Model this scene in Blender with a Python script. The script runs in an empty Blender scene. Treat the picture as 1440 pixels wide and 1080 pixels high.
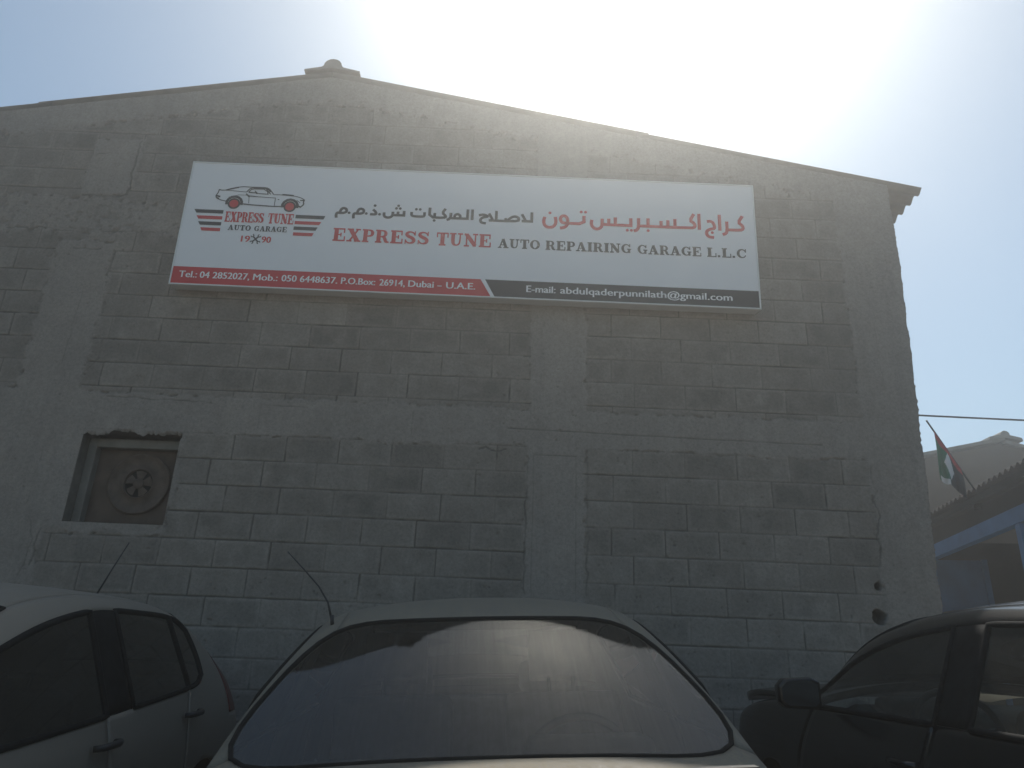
import bpy, bmesh, math, random
import numpy as np
from mathutils import Vector, Matrix, Euler

# ------------------------------------------------------------------ camera, sky, sun, exposure
R = math.radians
SC = bpy.context.scene
COL = SC.collection
EYE = 1.27                                   # camera height; all surveyed heights are relative to the eye
PITCH, YAW, ROLL = R(21.222), R(-0.1774), R(2.3115)
cam = bpy.data.cameras.new("camera")
cam.sensor_width = 36.0
cam.lens = 27.0
cam.clip_end = 500.0
cam_o = bpy.data.objects.new("camera", cam)
COL.objects.link(cam_o)
c_, s_ = math.cos(ROLL), math.sin(ROLL)
m_ = Matrix.Rotation(YAW, 3, 'Z') @ Matrix.Rotation(PITCH, 3, 'X')
right, up, back = m_ @ Vector((c_, 0, s_)), m_ @ Vector((-s_, 0, c_)), m_ @ Vector((0, -1, 0))
cam_o.matrix_world = Matrix(((right.x, up.x, back.x, 0), (right.y, up.y, back.y, 0), (right.z, up.z, back.z, EYE), (0, 0, 0, 1)))
SC.camera = cam_o

SUN_EL, SUN_AZ = R(55.0), R(10.5)            # azimuth measured from +Y towards +X
wd = bpy.data.worlds.new("World")
SC.world = wd
wd.use_nodes = True
wn = wd.node_tree.nodes
sky = wn.new('ShaderNodeTexSky')
sky.sky_type = 'NISHITA'
sky.sun_disc = False
sky.sun_elevation = SUN_EL
sky.sun_rotation = SUN_AZ
sky.air_density = 1.0
sky.dust_density = 1.1
sky.ozone_density = 0.6
wb = wn.new('ShaderNodeMixRGB')               # white balance of the sky light
wb.blend_type = 'MULTIPLY'
wb.inputs[0].default_value = 1.0
wb.inputs[2].default_value = (0.955, 1.03, 0.955, 1)
wd.node_tree.links.new(sky.outputs[0], wb.inputs[1])
wd.node_tree.links.new(wb.outputs[0], wn['Background'].inputs[0])
wn['Background'].inputs[1].default_value = 0.112

sun = bpy.data.lights.new("sun", 'SUN')
sun.energy = 4.8
sun.angle = R(0.53)
sun.color = (1.0, 0.95, 0.87)
sun_o = bpy.data.objects.new("sun", sun)
COL.objects.link(sun_o)
sdir = Vector((math.sin(SUN_AZ) * math.cos(SUN_EL), math.cos(SUN_AZ) * math.cos(SUN_EL), math.sin(SUN_EL)))
sun_o.location = sdir * 60
sun_o.rotation_euler = sdir.to_track_quat('Z', 'Y').to_euler()

SC.view_settings.view_transform = 'Standard'
SC.view_settings.look = 'None'
SC.view_settings.exposure = 0.13
SC.view_settings.gamma = 1.0
SC.render.engine = 'CYCLES'
SC.cycles.use_denoising = True
SC.cycles.max_bounces = 8
SC.cycles.transparent_max_bounces = 12
SC.cycles.volume_bounces = 1
HAZE_DENSITY, HAZE_G = 0.0148, 0.84

rng = np.random.default_rng(7)
random.seed(7)

# ------------------------------------------------------------------ helpers
def link(o, parent=None):
    COL.objects.link(o)
    if parent is not None:
        o.parent = parent
    return o

def empty(name, label, cat, loc=(0, 0, 0), rot=(0, 0, 0), group=None):
    o = bpy.data.objects.new(name, None)
    o.empty_display_size = 0.2
    o.location = loc
    o.rotation_euler = rot
    o["label"] = label
    o["category"] = cat
    if group:
        o["group"] = group
    return link(o)

def mesh_obj(name, verts, faces, mats, parent=None, smooth=False, mat_idx=None):
    me = bpy.data.meshes.new(name)
    me.from_pydata([tuple(v) for v in verts], [], [tuple(f) for f in faces])
    for m in (mats if isinstance(mats, (list, tuple)) else [mats]):
        me.materials.append(m)
    if mat_idx is not None:
        me.polygons.foreach_set("material_index", np.array(mat_idx, dtype=np.int32))
    if smooth:
        me.polygons.foreach_set("use_smooth", np.ones(len(me.polygons), dtype=bool))
    me.update()
    return link(bpy.data.objects.new(name, me), parent)

def structure(o):
    o["kind"] = "structure"
    return o

class MB:
    """collects simple shapes into one mesh"""
    def __init__(self):
        self.v, self.f, self.mi, self.m = [], [], [], 0
    def add(self, vs, fs):
        n = len(self.v)
        self.v += [tuple(p) for p in vs]
        self.f += [tuple(i + n for i in f) for f in fs]
        self.mi += [self.m] * len(fs)
        return self
    def box(self, x0, x1, y0, y1, z0, z1, M=None):
        vs = [Vector((x, y, z)) for x in (x0, x1) for y in (y0, y1) for z in (z0, z1)]
        if M is not None:
            vs = [M @ p for p in vs]
        return self.add(vs, [(0, 1, 3, 2), (4, 6, 7, 5), (0, 4, 5, 1), (2, 3, 7, 6), (0, 2, 6, 4), (1, 5, 7, 3)])
    def tube(self, pts, r, n=8, cap=True):
        pts = [Vector(p) for p in pts]
        rs = r if isinstance(r, (list, tuple)) else [r] * len(pts)
        vs, fs = [], []
        prev = None
        for i, p in enumerate(pts):
            t = (pts[min(i + 1, len(pts) - 1)] - pts[max(i - 1, 0)]).normalized()
            if prev is None:
                a = t.orthogonal().normalized()
            else:
                a = (prev - t * prev.dot(t)).normalized()
            prev = a
            b = t.cross(a)
            for k in range(n):
                an = 2 * math.pi * k / n
                vs.append(p + (a * math.cos(an) + b * math.sin(an)) * rs[i])
        for i in range(len(pts) - 1):
            for k in range(n):
                fs.append((i * n + k, i * n + (k + 1) % n, (i + 1) * n + (k + 1) % n, (i + 1) * n + k))
        if cap:
            fs.append(tuple(range(n - 1, -1, -1)))
            fs.append(tuple((len(pts) - 1) * n + k for k in range(n)))
        return self.add(vs, fs)
    def ring(self, pts, r, n=6):
        """closed tube through a loop of points"""
        pts = [Vector(p) for p in pts]
        N = len(pts)
        vs, fs = [], []
        prev = None
        for i, p in enumerate(pts):
            t = (pts[(i + 1) % N] - pts[i - 1]).normalized()
            a = t.orthogonal().normalized() if prev is None else (prev - t * prev.dot(t)).normalized()
            prev = a
            b = t.cross(a)
            for k in range(n):
                an = 2 * math.pi * k / n
                vs.append(p + (a * math.cos(an) + b * math.sin(an)) * r)
        for i in range(N):
            for k in range(n):
                fs.append((i * n + k, i * n + (k + 1) % n, ((i + 1) % N) * n + (k + 1) % n, ((i + 1) % N) * n + k))
        return self.add(vs, fs)
    def lathe(self, prof, n=40, M=None, close=False):
        """prof: list of (radius, axial); axis is local y"""
        vs, fs = [], []
        for (r, a) in prof:
            for k in range(n):
                an = 2 * math.pi * k / n
                p = Vector((r * math.cos(an), a, r * math.sin(an)))
                vs.append(M @ p if M is not None else p)
        P = len(prof)
        for i in range(P if close else P - 1):
            j = (i + 1) % P
            for k in range(n):
                fs.append((i * n + k, i * n + (k + 1) % n, j * n + (k + 1) % n, j * n + k))
        return self.add(vs, fs)
    def build(self, name, mats, parent=None, smooth=False, bevel=0, sub=0):
        o = mesh_obj(name, self.v, self.f, mats, parent, smooth, self.mi)
        if bevel:
            b = o.modifiers.new("bevel", 'BEVEL')
            b.width = bevel
            b.segments = 2
            b.limit_method = 'ANGLE'
        if sub:
            s = o.modifiers.new("sub", 'SUBSURF')
            s.levels = s.render_levels = sub
        return o

def noise1(x, seed, scale):
    g = np.random.default_rng(seed).uniform(-1, 1, 4096)
    t = np.asarray(x, float) * scale + 500
    i = np.floor(t).astype(int)
    f = t - i
    f = f * f * (3 - 2 * f)
    return g[i % 4096] * (1 - f) + g[(i + 1) % 4096] * f

def noise2(x, y, seed, sx, sy=None, octaves=3):
    sy = sx if sy is None else sy
    out = np.zeros_like(x)
    amp, tot = 1.0, 0.0
    for o in range(octaves):
        g = np.random.default_rng(seed + 17 * o).uniform(-1, 1, (257, 257))
        tx, ty = x * sx * 2 ** o + 100.3, y * sy * 2 ** o + 100.7
        ix, iy = np.floor(tx).astype(int), np.floor(ty).astype(int)
        fx, fy = tx - ix, ty - iy
        fx = fx * fx * (3 - 2 * fx)
        fy = fy * fy * (3 - 2 * fy)
        a, b = g[ix % 257, iy % 257], g[(ix + 1) % 257, iy % 257]
        c, d = g[ix % 257, (iy + 1) % 257], g[(ix + 1) % 257, (iy + 1) % 257]
        out += amp * ((a * (1 - fx) + b * fx) * (1 - fy) + (c * (1 - fx) + d * fx) * fy)
        tot += amp
        amp *= 0.5
    return out / tot

# ------------------------------------------------------------------ materials
class NT:
    def __init__(self, name):
        self.m = bpy.data.materials.new(name)
        self.m.use_nodes = True
        self.t = self.m.node_tree
        self.n = self.t.nodes
        self.bsdf = self.n['Principled BSDF']
        self.out = self.n['Material Output']
    def new(self, typ, **kw):
        nd = self.n.new(typ)
        for k, v in kw.items():
            setattr(nd, k, v)
        return nd
    def L(self, a, b):
        self.t.links.new(a, b)
    def coord(self, scale=(1, 1, 1), out='Object'):
        tc = self.new('ShaderNodeTexCoord')
        mp = self.new('ShaderNodeMapping')
        mp.inputs['Scale'].default_value = scale
        self.L(tc.outputs[out], mp.inputs[0])
        return mp.outputs[0]
    def noise(self, vec, scale, detail=4, rough=0.55):
        nd = self.new('ShaderNodeTexNoise')
        nd.inputs['Scale'].default_value = scale
        nd.inputs['Detail'].default_value = detail
        nd.inputs['Roughness'].default_value = rough
        self.L(vec, nd.inputs['Vector'])
        return nd.outputs[0]
    def ramp(self, fac, stops):
        nd = self.new('ShaderNodeValToRGB')
        e = nd.color_ramp.elements
        while len(e) < len(stops):
            e.new(0.5)
        for k, (p, c) in enumerate(stops):
            e[k].position = p
            e[k].color = (c, c, c, 1) if isinstance(c, (int, float)) else (*c, 1)
        self.L(fac, nd.inputs[0])
        return nd.outputs[0]
    def mix(self, fac, a, b, mode='MIX'):
        nd = self.new('ShaderNodeMixRGB', blend_type=mode)
        for k, v in ((0, fac), (1, a), (2, b)):
            if isinstance(v, (int, float)):
                nd.inputs[k].default_value = v if k == 0 else (v, v, v, 1)
            elif isinstance(v, tuple):
                nd.inputs[k].default_value = (*v, 1)
            else:
                self.L(v, nd.inputs[k])
        return nd.outputs[0]
    def math(self, op, a, b=0.0):
        nd = self.new('ShaderNodeMath', operation=op)
        for k, v in ((0, a), (1, b)):
            if isinstance(v, (int, float)):
                nd.inputs[k].default_value = v
            else:
                self.L(v, nd.inputs[k])
        return nd.outputs[0]
    def attr(self, name):
        nd = self.new('ShaderNodeAttribute')
        nd.attribute_name = name
        return nd.outputs['Fac']
    def bump(self, h, strength=0.3, dist=0.01):
        nd = self.new('ShaderNodeBump')
        nd.inputs['Strength'].default_value = strength
        nd.inputs['Distance'].default_value = dist
        self.L(h, nd.inputs['Height'])
        self.L(nd.outputs[0], self.bsdf.inputs['Normal'])
        return nd
    def set(self, **kw):
        names = {'color': 'Base Color', 'rough': 'Roughness', 'metal': 'Metallic', 'spec': 'Specular IOR Level', 'coat': 'Coat Weight', 'coat_rough': 'Coat Roughness'}
        for k, v in kw.items():
            s = self.bsdf.inputs[names[k]]
            if isinstance(v, (int, float)):
                s.default_value = v
            elif isinstance(v, tuple):
                s.default_value = (*v, 1)
            else:
                self.L(v, s)
        return self

def plain(name, color, rough=0.6, metal=0.0, var=0.25, scale=6.0, bump=0.0, spec=0.4):
    t = NT(name)
    v = t.coord()
    n = t.noise(v, scale, 5)
    dark = tuple(c * (1 - var) for c in color)
    lite = tuple(min(1, c * (1 + var)) for c in color)
    t.set(color=t.ramp(n, [(0.3, dark), (0.7, lite)]), rough=rough, metal=metal, spec=spec)
    if bump:
        t.bump(t.noise(v, scale * 12, 6), bump, 0.004)
    return t.m

def mat_wall():
    t = NT("painted_blockwork")
    v = t.coord()
    big = t.noise(v, 0.9, 5, 0.6)
    mid = t.noise(v, 7.0, 6, 0.65)
    fine = t.noise(v, 90.0, 4, 0.7)
    blk = t.attr("tone")
    base = t.ramp(mid, [(0.3, (0.217, 0.191, 0.165)), (0.72, (0.291, 0.258, 0.224))])
    base = t.mix(t.math('MULTIPLY', blk, 0.72), base, (0.138, 0.126, 0.110))
    pl = t.ramp(mid, [(0.25, (0.239, 0.213, 0.188)), (0.75, (0.305, 0.273, 0.242))])
    base = t.mix(t.attr("plaster"), base, pl)
    # rain streaks and grime with a shape of their own
    st = t.noise(t.coord((9, 9, 0.5)), 1.2, 5, 0.6)
    base = t.mix(t.math('MULTIPLY', t.ramp(st, [(0.5, 0.0), (0.8, 1.0)]), 0.35), base, (0.14, 0.132, 0.12))
    base = t.mix(t.math('MULTIPLY', t.ramp(big, [(0.35, 1.0), (0.62, 0.0)]), 0.3), base, (0.17, 0.16, 0.147))
    grit = t.noise(v, 48.0, 5, 0.75)
    base = t.mix(0.85, base, t.ramp(grit, [(0.28, 0.72), (0.5, 1.0), (0.72, 1.22)]), 'MULTIPLY')
    shade = t.attr("shade")
    base = t.mix(1.0, base, t.ramp(shade, [(0.0, 0.885), (0.5, 1.0), (1.0, 1.09)]), 'MULTIPLY')
    pores = t.ramp(t.noise(v, 140.0, 2, 0.5), [(0.28, 1.0), (0.36, 0.0)])
    base = t.mix(t.math('MULTIPLY', pores, 0.5), base, (0.085, 0.08, 0.074))
    base = t.mix(t.attr("joint"), base, (0.098, 0.090, 0.078))
    t.set(color=base, rough=0.92, spec=0.2)
    t.bump(t.mix(0.5, fine, mid), 0.55, 0.004)
    return t.m

def mat_paint(name, color, rough=0.42, metal=0.35, dust=0.5, dustcol=(0.33, 0.29, 0.24), crackle=0.0, coat=0.25):
    t = NT(name)
    v = t.coord()
    geo = t.new('ShaderNodeNewGeometry')
    sep = t.new('ShaderNodeSeparateXYZ')
    t.L(geo.outputs['Normal'], sep.inputs[0])
    upf = t.ramp(sep.outputs['Z'], [(0.0, 0.28), (0.9, 1.0)])          # dust settles on what faces up
    n = t.noise(v, 5.0, 8, 0.7)
    st = t.noise(t.coord((2.0, 26.0, 3.0)), 1.0, 5, 0.6)
    d = t.mix(0.5, t.ramp(n, [(0.25, 0.35), (0.75, 1.0)]), t.ramp(st, [(0.3, 0.4), (0.7, 1.0)]))
    if crackle:
        vo = t.new('ShaderNodeTexVoronoi', feature='DISTANCE_TO_EDGE')
        vo.inputs['Scale'].default_value = 34.0
        t.L(t.mix(0.12, t.coord(), t.noise(v, 14.0, 4), 'ADD'), vo.inputs['Vector'])
        cr = t.ramp(vo.outputs['Distance'], [(0.0, 0.25), (0.09, 1.0)])
        d = t.mix(crackle, d, cr, 'MULTIPLY')
    f = t.math('MULTIPLY', t.math('MULTIPLY', d, upf), dust)
    t.set(color=t.mix(f, color, dustcol), metal=t.math('MULTIPLY', t.math('SUBTRACT', 1.0, f), metal),
          rough=t.math('ADD', t.math('MULTIPLY', f, 0.55), rough), coat=coat, coat_rough=0.25)
    t.bump(t.noise(v, 220.0, 3), 0.08 + 0.25 * crackle, 0.001)
    return t.m

def mat_glass(name, tint=0.35, dust=0.2, streak=0.25, tintcol=(0.75, 0.85, 0.85), dustcol=(0.36, 0.34, 0.30), sheen=1.0):
    """thin dusty car glass: sheen over see-through, with a film of streaky dust"""
    t = NT(name)
    t.n.remove(t.bsdf)
    tr = t.new('ShaderNodeBsdfTransparent')
    tr.inputs[0].default_value = (*(tint * c for c in tintcol), 1)
    gl = t.new('ShaderNodeBsdfGlossy')
    gl.inputs['Color'].default_value = (1, 1, 1, 1)
    gl.inputs['Roughness'].default_value = 0.03
    fr = t.new('ShaderNodeFresnel')
    fr.inputs['IOR'].default_value = 1.55
    m1 = t.new('ShaderNodeMixShader')
    t.L(t.math('MULTIPLY', fr.outputs[0], sheen), m1.inputs[0])
    t.L(tr.outputs[0], m1.inputs[1])
    t.L(gl.outputs[0], m1.inputs[2])
    df = t.new('ShaderNodeBsdfDiffuse')
    df.inputs[0].default_value = (*dustcol, 1)
    v = t.coord()
    run = t.noise(t.coord((2.2, 75.0, 2.2)), 1.0, 5, 0.65)
    patch = t.noise(v, 2.6, 6, 0.6)
    spk = t.noise(v, 120.0, 3, 0.6)
    a = t.math('MULTIPLY', t.ramp(run, [(0.35, 0.0), (0.75, 1.0)]), streak)
    b = t.math('MULTIPLY', t.ramp(patch, [(0.3, 0.5), (0.75, 1.0)]), dust)
    fac = t.math('ADD', a, b)
    fac = t.math('MULTIPLY', fac, t.ramp(spk, [(0.3, 0.75), (0.7, 1.1)]))
    m2 = t.new('ShaderNodeMixShader')
    t.L(fac, m2.inputs[0])
    t.L(m1.outputs[0], m2.inputs[1])
    t.L(df.outputs[0], m2.inputs[2])
    t.L(m2.outputs[0], t.out.inputs[0])
    return t.m

def mat_ground():
    t = NT("dusty_ground")
    v = t.coord()
    n1, n2, n3 = t.noise(v, 0.25, 6), t.noise(v, 3.0, 8, 0.65), t.noise(v, 60, 4, 0.7)
    c = t.ramp(n2, [(0.3, (0.16, 0.138, 0.11)), (0.7, (0.25, 0.215, 0.175))])
    c = t.mix(t.math('MULTIPLY', t.ramp(n1, [(0.4, 0.0), (0.65, 1.0)]), 0.5), c, (0.2, 0.18, 0.155))
    c = t.mix(t.ramp(n3, [(0.6, 0.0), (0.72, 0.6)]), c, (0.30, 0.27, 0.23))
    t.set(color=c, rough=0.95, spec=0.15)
    t.bump(t.mix(0.5, n2, n3), 0.6, 0.03)
    return t.m

M = {}
M['wall'] = mat_wall()
M['concrete'] = plain("rough_concrete", (0.16, 0.145, 0.125), 0.93, 0, 0.25, 8, 0.5, 0.2)
M['frame_cement'] = plain("cement_surround", (0.19, 0.18, 0.16), 0.9, 0, 0.18, 9, 0.4, 0.2)
M['sidewall'] = plain("plain_render", (0.235, 0.222, 0.20), 0.92, 0, 0.2, 3, 0.5, 0.2)
M['sheet_shaded'] = plain("shaded_canopy_sheet", (0.06, 0.050, 0.045), 0.9, 0, 0.3, 3, 0.3, 0.2)  # canopy roof sheet, its underside's shade put into the colour
M['sheet'] = plain("fibre_cement_sheet", (0.20, 0.185, 0.165), 0.9, 0, 0.3, 3, 0.3, 0.2)
M['board'] = plain("brown_board", (0.105, 0.078, 0.060), 0.75, 0, 0.3, 6, 0.2, 0.3)
M['board_lite'] = plain("dusty_fan_plate", (0.112, 0.086, 0.068), 0.75, 0, 0.35, 10, 0.2, 0.3)
M['dark'] = plain("dark_void", (0.012, 0.011, 0.010), 0.8, 0, 0.2, 5)
M['sign_white'] = plain("sign_white_sheet", (0.72, 0.73, 0.745), 0.35, 0, 0.02, 2)
M['sign_edge'] = plain("sign_edge_aluminium", (0.66, 0.67, 0.66), 0.5, 0.1, 0.06, 4)
M['vinyl_red'] = plain("red_vinyl", (0.50, 0.022, 0.026), 0.45, 0, 0.05, 3)
M['vinyl_black'] = plain("charcoal_vinyl", (0.020, 0.021, 0.023), 0.45, 0, 0.05, 3)
M['vinyl_white'] = plain("white_vinyl", (0.80, 0.80, 0.80), 0.45, 0, 0.02, 3)
M['rubber'] = plain("black_rubber", (0.016, 0.016, 0.016), 0.85, 0, 0.25, 20, 0, 0.08)
M['plastic'] = plain("black_plastic", (0.025, 0.025, 0.026), 0.5, 0, 0.25, 12)
M['plastic_dusty'] = plain("dusty_black_plastic", (0.05, 0.047, 0.043), 0.7, 0, 0.35, 12)
M['alloy'] = plain("alloy_metal", (0.42, 0.42, 0.42), 0.35, 0.8, 0.15, 10)
M['mirror_dark'] = plain("dark_reflection_mirror", (0.05, 0.055, 0.06), 0.12, 0.6, 0.1, 10)  # a dark reflection put into the mirror's own colour
M['seat'] = plain("grey_seat_cloth", (0.10, 0.10, 0.105), 0.9, 0, 0.2, 20, 0.2)
M['lens_red'] = plain("red_lens", (0.10, 0.008, 0.008), 0.25, 0, 0.2, 15, 0, 0.6)
M['lens_clear'] = plain("clear_lens", (0.45, 0.46, 0.47), 0.12, 0.2, 0.15, 25, 0, 0.6)
M['blue'] = plain("blue_paint", (0.035, 0.15, 0.36), 0.6, 0, 0.2, 3, 0.1)
M['shed_shade'] = plain("canopy_shade_colour", (0.018, 0.015, 0.014), 0.8, 0, 0.4, 3)  # shade under the canopy painted as a near-black colour
M['brown_wall'] = plain("brown_rendered_wall", (0.075, 0.054, 0.040), 0.92, 0, 0.15, 1.5, 0.4, 0.2)
M['beige'] = plain("beige_tone", (0.40, 0.34, 0.27), 0.8, 0, 0.15, 4)  # beige tone of the lower posts
M['cable'] = plain("black_cable", (0.02, 0.025, 0.035), 0.6, 0, 0.1, 5)
M['flag_red'] = plain("flag_red_cloth", (0.42, 0.025, 0.03), 0.85, 0, 0.12, 15)
M['flag_green'] = plain("flag_green_cloth", (0.02, 0.15, 0.07), 0.85, 0, 0.12, 15)
M['flag_white'] = plain("flag_white_cloth", (0.72, 0.70, 0.66), 0.85, 0, 0.06, 15)
M['flag_black'] = plain("flag_black_cloth", (0.018, 0.018, 0.022), 0.85, 0, 0.12, 15)
M['paint_tan'] = mat_paint("dusty_silver_paint", (0.085, 0.080, 0.070), 0.5, 0.1, 0.95, (0.215, 0.188, 0.135), 0.75, 0.05)
M['paint_silver'] = mat_paint("grey_silver_paint", (0.19, 0.17, 0.142), 0.45, 0.1, 0.75, (0.235, 0.20, 0.152), 0.0, 0.1)
M['paint_black'] = mat_paint("black_paint", (0.006, 0.006, 0.0065), 0.17, 0.0, 0.03, (0.13, 0.12, 0.11), 0.0, 0.0)
M['glass_dusty'] = mat_glass("dusty_windscreen", 0.62, 0.03, 0.24, dustcol=(0.15, 0.142, 0.122), sheen=0.72)
M['glass_dark'] = mat_glass("tinted_window", 0.16, 0.05, 0.04)
M['glass_clear'] = mat_glass("side_glass", 0.72, 0.05, 0.05)
M['ground'] = mat_ground()

# ------------------------------------------------------------------ ground
def gz(x, y):
    """ground height: rises gently towards the garage and to the right"""
    return 0.05 * min(max(y, -3), 6.2) + 0.03 * min(max(x, -5), 5)
gx = sorted(set([-60, -40, -25, -15, -10, -7, -5, -3, -1, 1, 3, 5, 7, 10, 15, 25, 40, 60]))
gy = sorted(set([-60, -40, -25, -15, -9, -6, -3, -1, 1, 3, 5, 6.2, 8, 12, 18, 25, 40, 60]))
vs = [(x, y, gz(x, y)) for y in gy for x in gx]
nx = len(gx)
fs = [(j * nx + i, j * nx + i + 1, (j + 1) * nx + i + 1, (j + 1) * nx + i) for j in range(len(gy) - 1) for i in range(nx - 1)]
structure(mesh_obj("ground", vs, fs, M['ground'], smooth=True))

# ------------------------------------------------------------------ garage
WY = 5.642                                   # the gable wall's plane
RIDGE_X, RIDGE_Z, SLOPE = -1.761, 5.175, 0.1885
def roof_z(x):
    return RIDGE_Z - SLOPE * np.abs(np.asarray(x, float) - RIDGE_X)
LEFT_X, BACK_Y = -6.75, 18.0
garage = empty("garage_building", "grey concrete block garage with a low gable and painted-over block joints behind the parked cars", "building", (0, WY, 0))
def g_obj(o):
    o.location = (0, -WY, 0)                 # built in world coordinates
    return o
WIN = (-3.225, -2.485, 0.975, 1.64)          # fan opening: x0 x1 z0 z1 (relative to the eye)

def edge_x(z):
    return 3.15 + np.clip((z - 0.6) * 0.040, -0.05, 0.112) + 0.005 * noise1(z, 3, 7.0) + 0.005 * noise1(z, 4, 38.0) + 0.0035 * noise1(z, 6, 95.0)

def build_front_wall():
    step = 0.0064
    xs = np.arange(-5.2, 3.26 + step, step)
    zs = np.arange(-1.35, 5.20, step)
    X, Z = np.meshgrid(xs, zs)
    X = np.where(X > 3.0, 3.0 + (X - 3.0) / (xs[-1] - 3.0) * (edge_x(Z) - 3.0), X)
    top = roof_z(X) - 0.008
    Zc = np.minimum(Z, top)
    # ---- where smooth plaster (columns, beams, patches) lies
    wob = 0.030 * noise2(X, Z, 11, 5.0) + 0.014 * noise2(X, Z, 12, 22.0)
    def boxm(x0, x1, z0, z1, soft=0.022, w=1.0):
        d = np.minimum(np.minimum(X - x0, x1 - X), np.minimum(Zc - z0, z1 - Zc)) + wob * w
        return np.clip(d / soft + 0.5, 0, 1)
    P = boxm(0.15, 0.60, -2, 2.75 + 3)
    P = np.maximum(P, boxm(-9, 9, 1.68, 1.985))
    P = np.maximum(P, boxm(2.755 , 9, -2, 9))
    P = np.maximum(P, boxm(-3.82, -3.34, 1.9, 3.32, 0.03, 1.6))
    P = np.maximum(P, boxm(-9, -3.32, -2, 1.75, 0.03, 1.5))
    P = np.maximum(P, boxm(-3.5, -2.46, 0.90, 1.75, 0.03, 1.5))
    P = np.maximum(P, boxm(-3.76, -3.345, 3.78, 4.37, 0.02, 1.0))
    P = np.maximum(P, boxm(-9, -2.85, 3.40, 3.74, 0.05, 2.0) * 0.8)
    d = (Zc - (top - 0.27)) + wob * 2.2
    P = np.maximum(P, np.clip(d / 0.08 + 0.5, 0, 1))
    # faded, half-buried joints in the upper part of the wall
    fade = np.clip((Zc - 3.0) / 0.7, 0, 1) * 0.35
    # ---- block courses, measured: bed joints every 0.2 m, running bond
    upper = Zc > 1.83
    v = np.where(upper, (Zc - 2.035) / 0.2, (Zc - 1.485) / 0.2)
    v = v + 0.012 * noise2(X, Zc, 21, 0.8, 0.8, 2)
    row = np.floor(v).astype(int)
    fz = v - row
    odd = (row % 2 == 0)
    off_lo_r = np.where(odd, 0.945, 0.795)
    off_lo_l = np.where(odd, -2.085, -2.235)
    off_up_r = np.where(odd, 0.97, 0.80)
    off_up_l = np.where(odd, -2.81, -2.95)
    rightside = X > 0.37
    off = np.where(upper, np.where(rightside, off_up_r, off_up_l), np.where(rightside, off_lo_r, off_lo_l))
    rj = np.random.default_rng(5).uniform(-0.018, 0.018, 400)
    off = off + rj[(row + 60) % 400]
    u = (X - off) / 0.4 + 0.02 * noise2(X, Zc, 22, 1.1, 1.1, 2)
    col = np.floor(u).astype(int)
    fx = u - col
    dxm = np.minimum(fx, 1 - fx) * 0.4
    dzm = np.minimum(fz, 1 - fz) * 0.2
    rnd = np.random.default_rng(9).uniform(0, 1, (97, 89))
    brnd = rnd[(row + 200) % 97, (col + 200) % 89]
    brnd2 = rnd[(row + 231) % 97, (col + 257) % 89]
    jw = 0.0042
    jb = np.clip((jw + 0.003 * noise2(X, Z, 23, 12) - dzm) / 0.004 + 0.5, 0, 1)
    jp = np.clip((jw - 0.0005 + 0.003 * noise2(X, Z, 24, 12) - dxm) / 0.004 + 0.5, 0, 1)
    keep = np.clip(noise2(X, Zc, 25, 2.2, 2.2, 3) * 1.4 + 0.92, 0.5, 1)      # parts of joints filled with paint
    keepv = np.clip(noise2(X, Zc, 26, 2.6, 2.6, 3) * 1.5 + 0.82, 0.4, 1)
    J = np.maximum(jb * keep, jp * keepv)
    soft = np.maximum(np.clip(1 - dzm / 0.016, 0, 1) * keep, np.clip(1 - dxm / 0.016, 0, 1) * keepv)
    J = J * (1 - P) * (1 - fade)
    # ---- relief (positive = towards the viewer)
    H = 0.003 * (brnd - 0.5) * (1 - P) + 0.0016 * noise2(X, Zc, 31, 45, 45, 3) * (1 - 0.4 * P) + 0.004 * noise2(X, Zc, 32, 3.0)
    H = H - 0.008 * J - 0.0010 * soft * (1 - P) + 0.0035 * P
    # ragged nicks where plaster meets blockwork
    edge = 4 * P * (1 - P)
    nick = np.clip(noise2(X, Zc, 41, 26, 26, 3) * 3.0 - 0.35, 0, 1) * edge
    pock = np.clip(noise2(X, Zc, 42, 34, 34, 2) * 5 - 3.1, 0, 1) * np.clip(0.5 + noise2(X, Zc, 43, 1.2), 0, 1)
    H = H - 0.011 * nick - 0.008 * pock
    J = np.maximum(J, np.maximum(nick * 0.5, pock * 0.4))
    # ---- cracks and shutter lines
    def crack(pts, w=0.004, wig=0.008, strength=0.9, seed=0):
        px, pz = [p[0] for p in pts], [p[1] for p in pts]
        i0, i1 = np.searchsorted(xs, (min(px) - 0.15, max(px) + 0.15))
        j0, j1 = np.searchsorted(zs, (min(pz) - 0.12, max(pz) + 0.12))
        sl = (slice(j0, j1), slice(i0, i1))
        xx, zz_ = X[sl], Zc[sl]
        dm = np.full_like(xx, 9.0)
        Xw = xx + wig * noise2(xx, zz_, 51 + seed, 14, 14, 3)
        Zw = zz_ + wig * noise2(xx, zz_, 71 + seed, 14, 14, 3)
        for (ax, az), (bx, bz) in zip(pts[:-1], pts[1:]):
            L2 = (bx - ax) ** 2 + (bz - az) ** 2
            tt = np.clip(((Xw - ax) * (bx - ax) + (Zw - az) * (bz - az)) / L2, 0, 1)
            dm = np.minimum(dm, np.hypot(Xw - ax - tt * (bx - ax), Zw - az - tt * (bz - az)))
        g = np.clip((w - dm) / 0.004 + 0.5, 0, 1) * strength * np.clip(0.75 + noise2(xx, zz_, 91 + seed, 6), 0, 1)
        J[sl] = np.maximum(J[sl], g)
        H[sl] = H[sl] - 0.006 * g
    crack([(0.0, 1.825), (0.6, 1.815), (1.5, 1.80), (2.42, 1.79)], 0.004, 0.003, 0.9)
    crack([(0.205, 1.62), (0.52, 1.62)], 0.004, 0.006, 0.8, 1)
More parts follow.
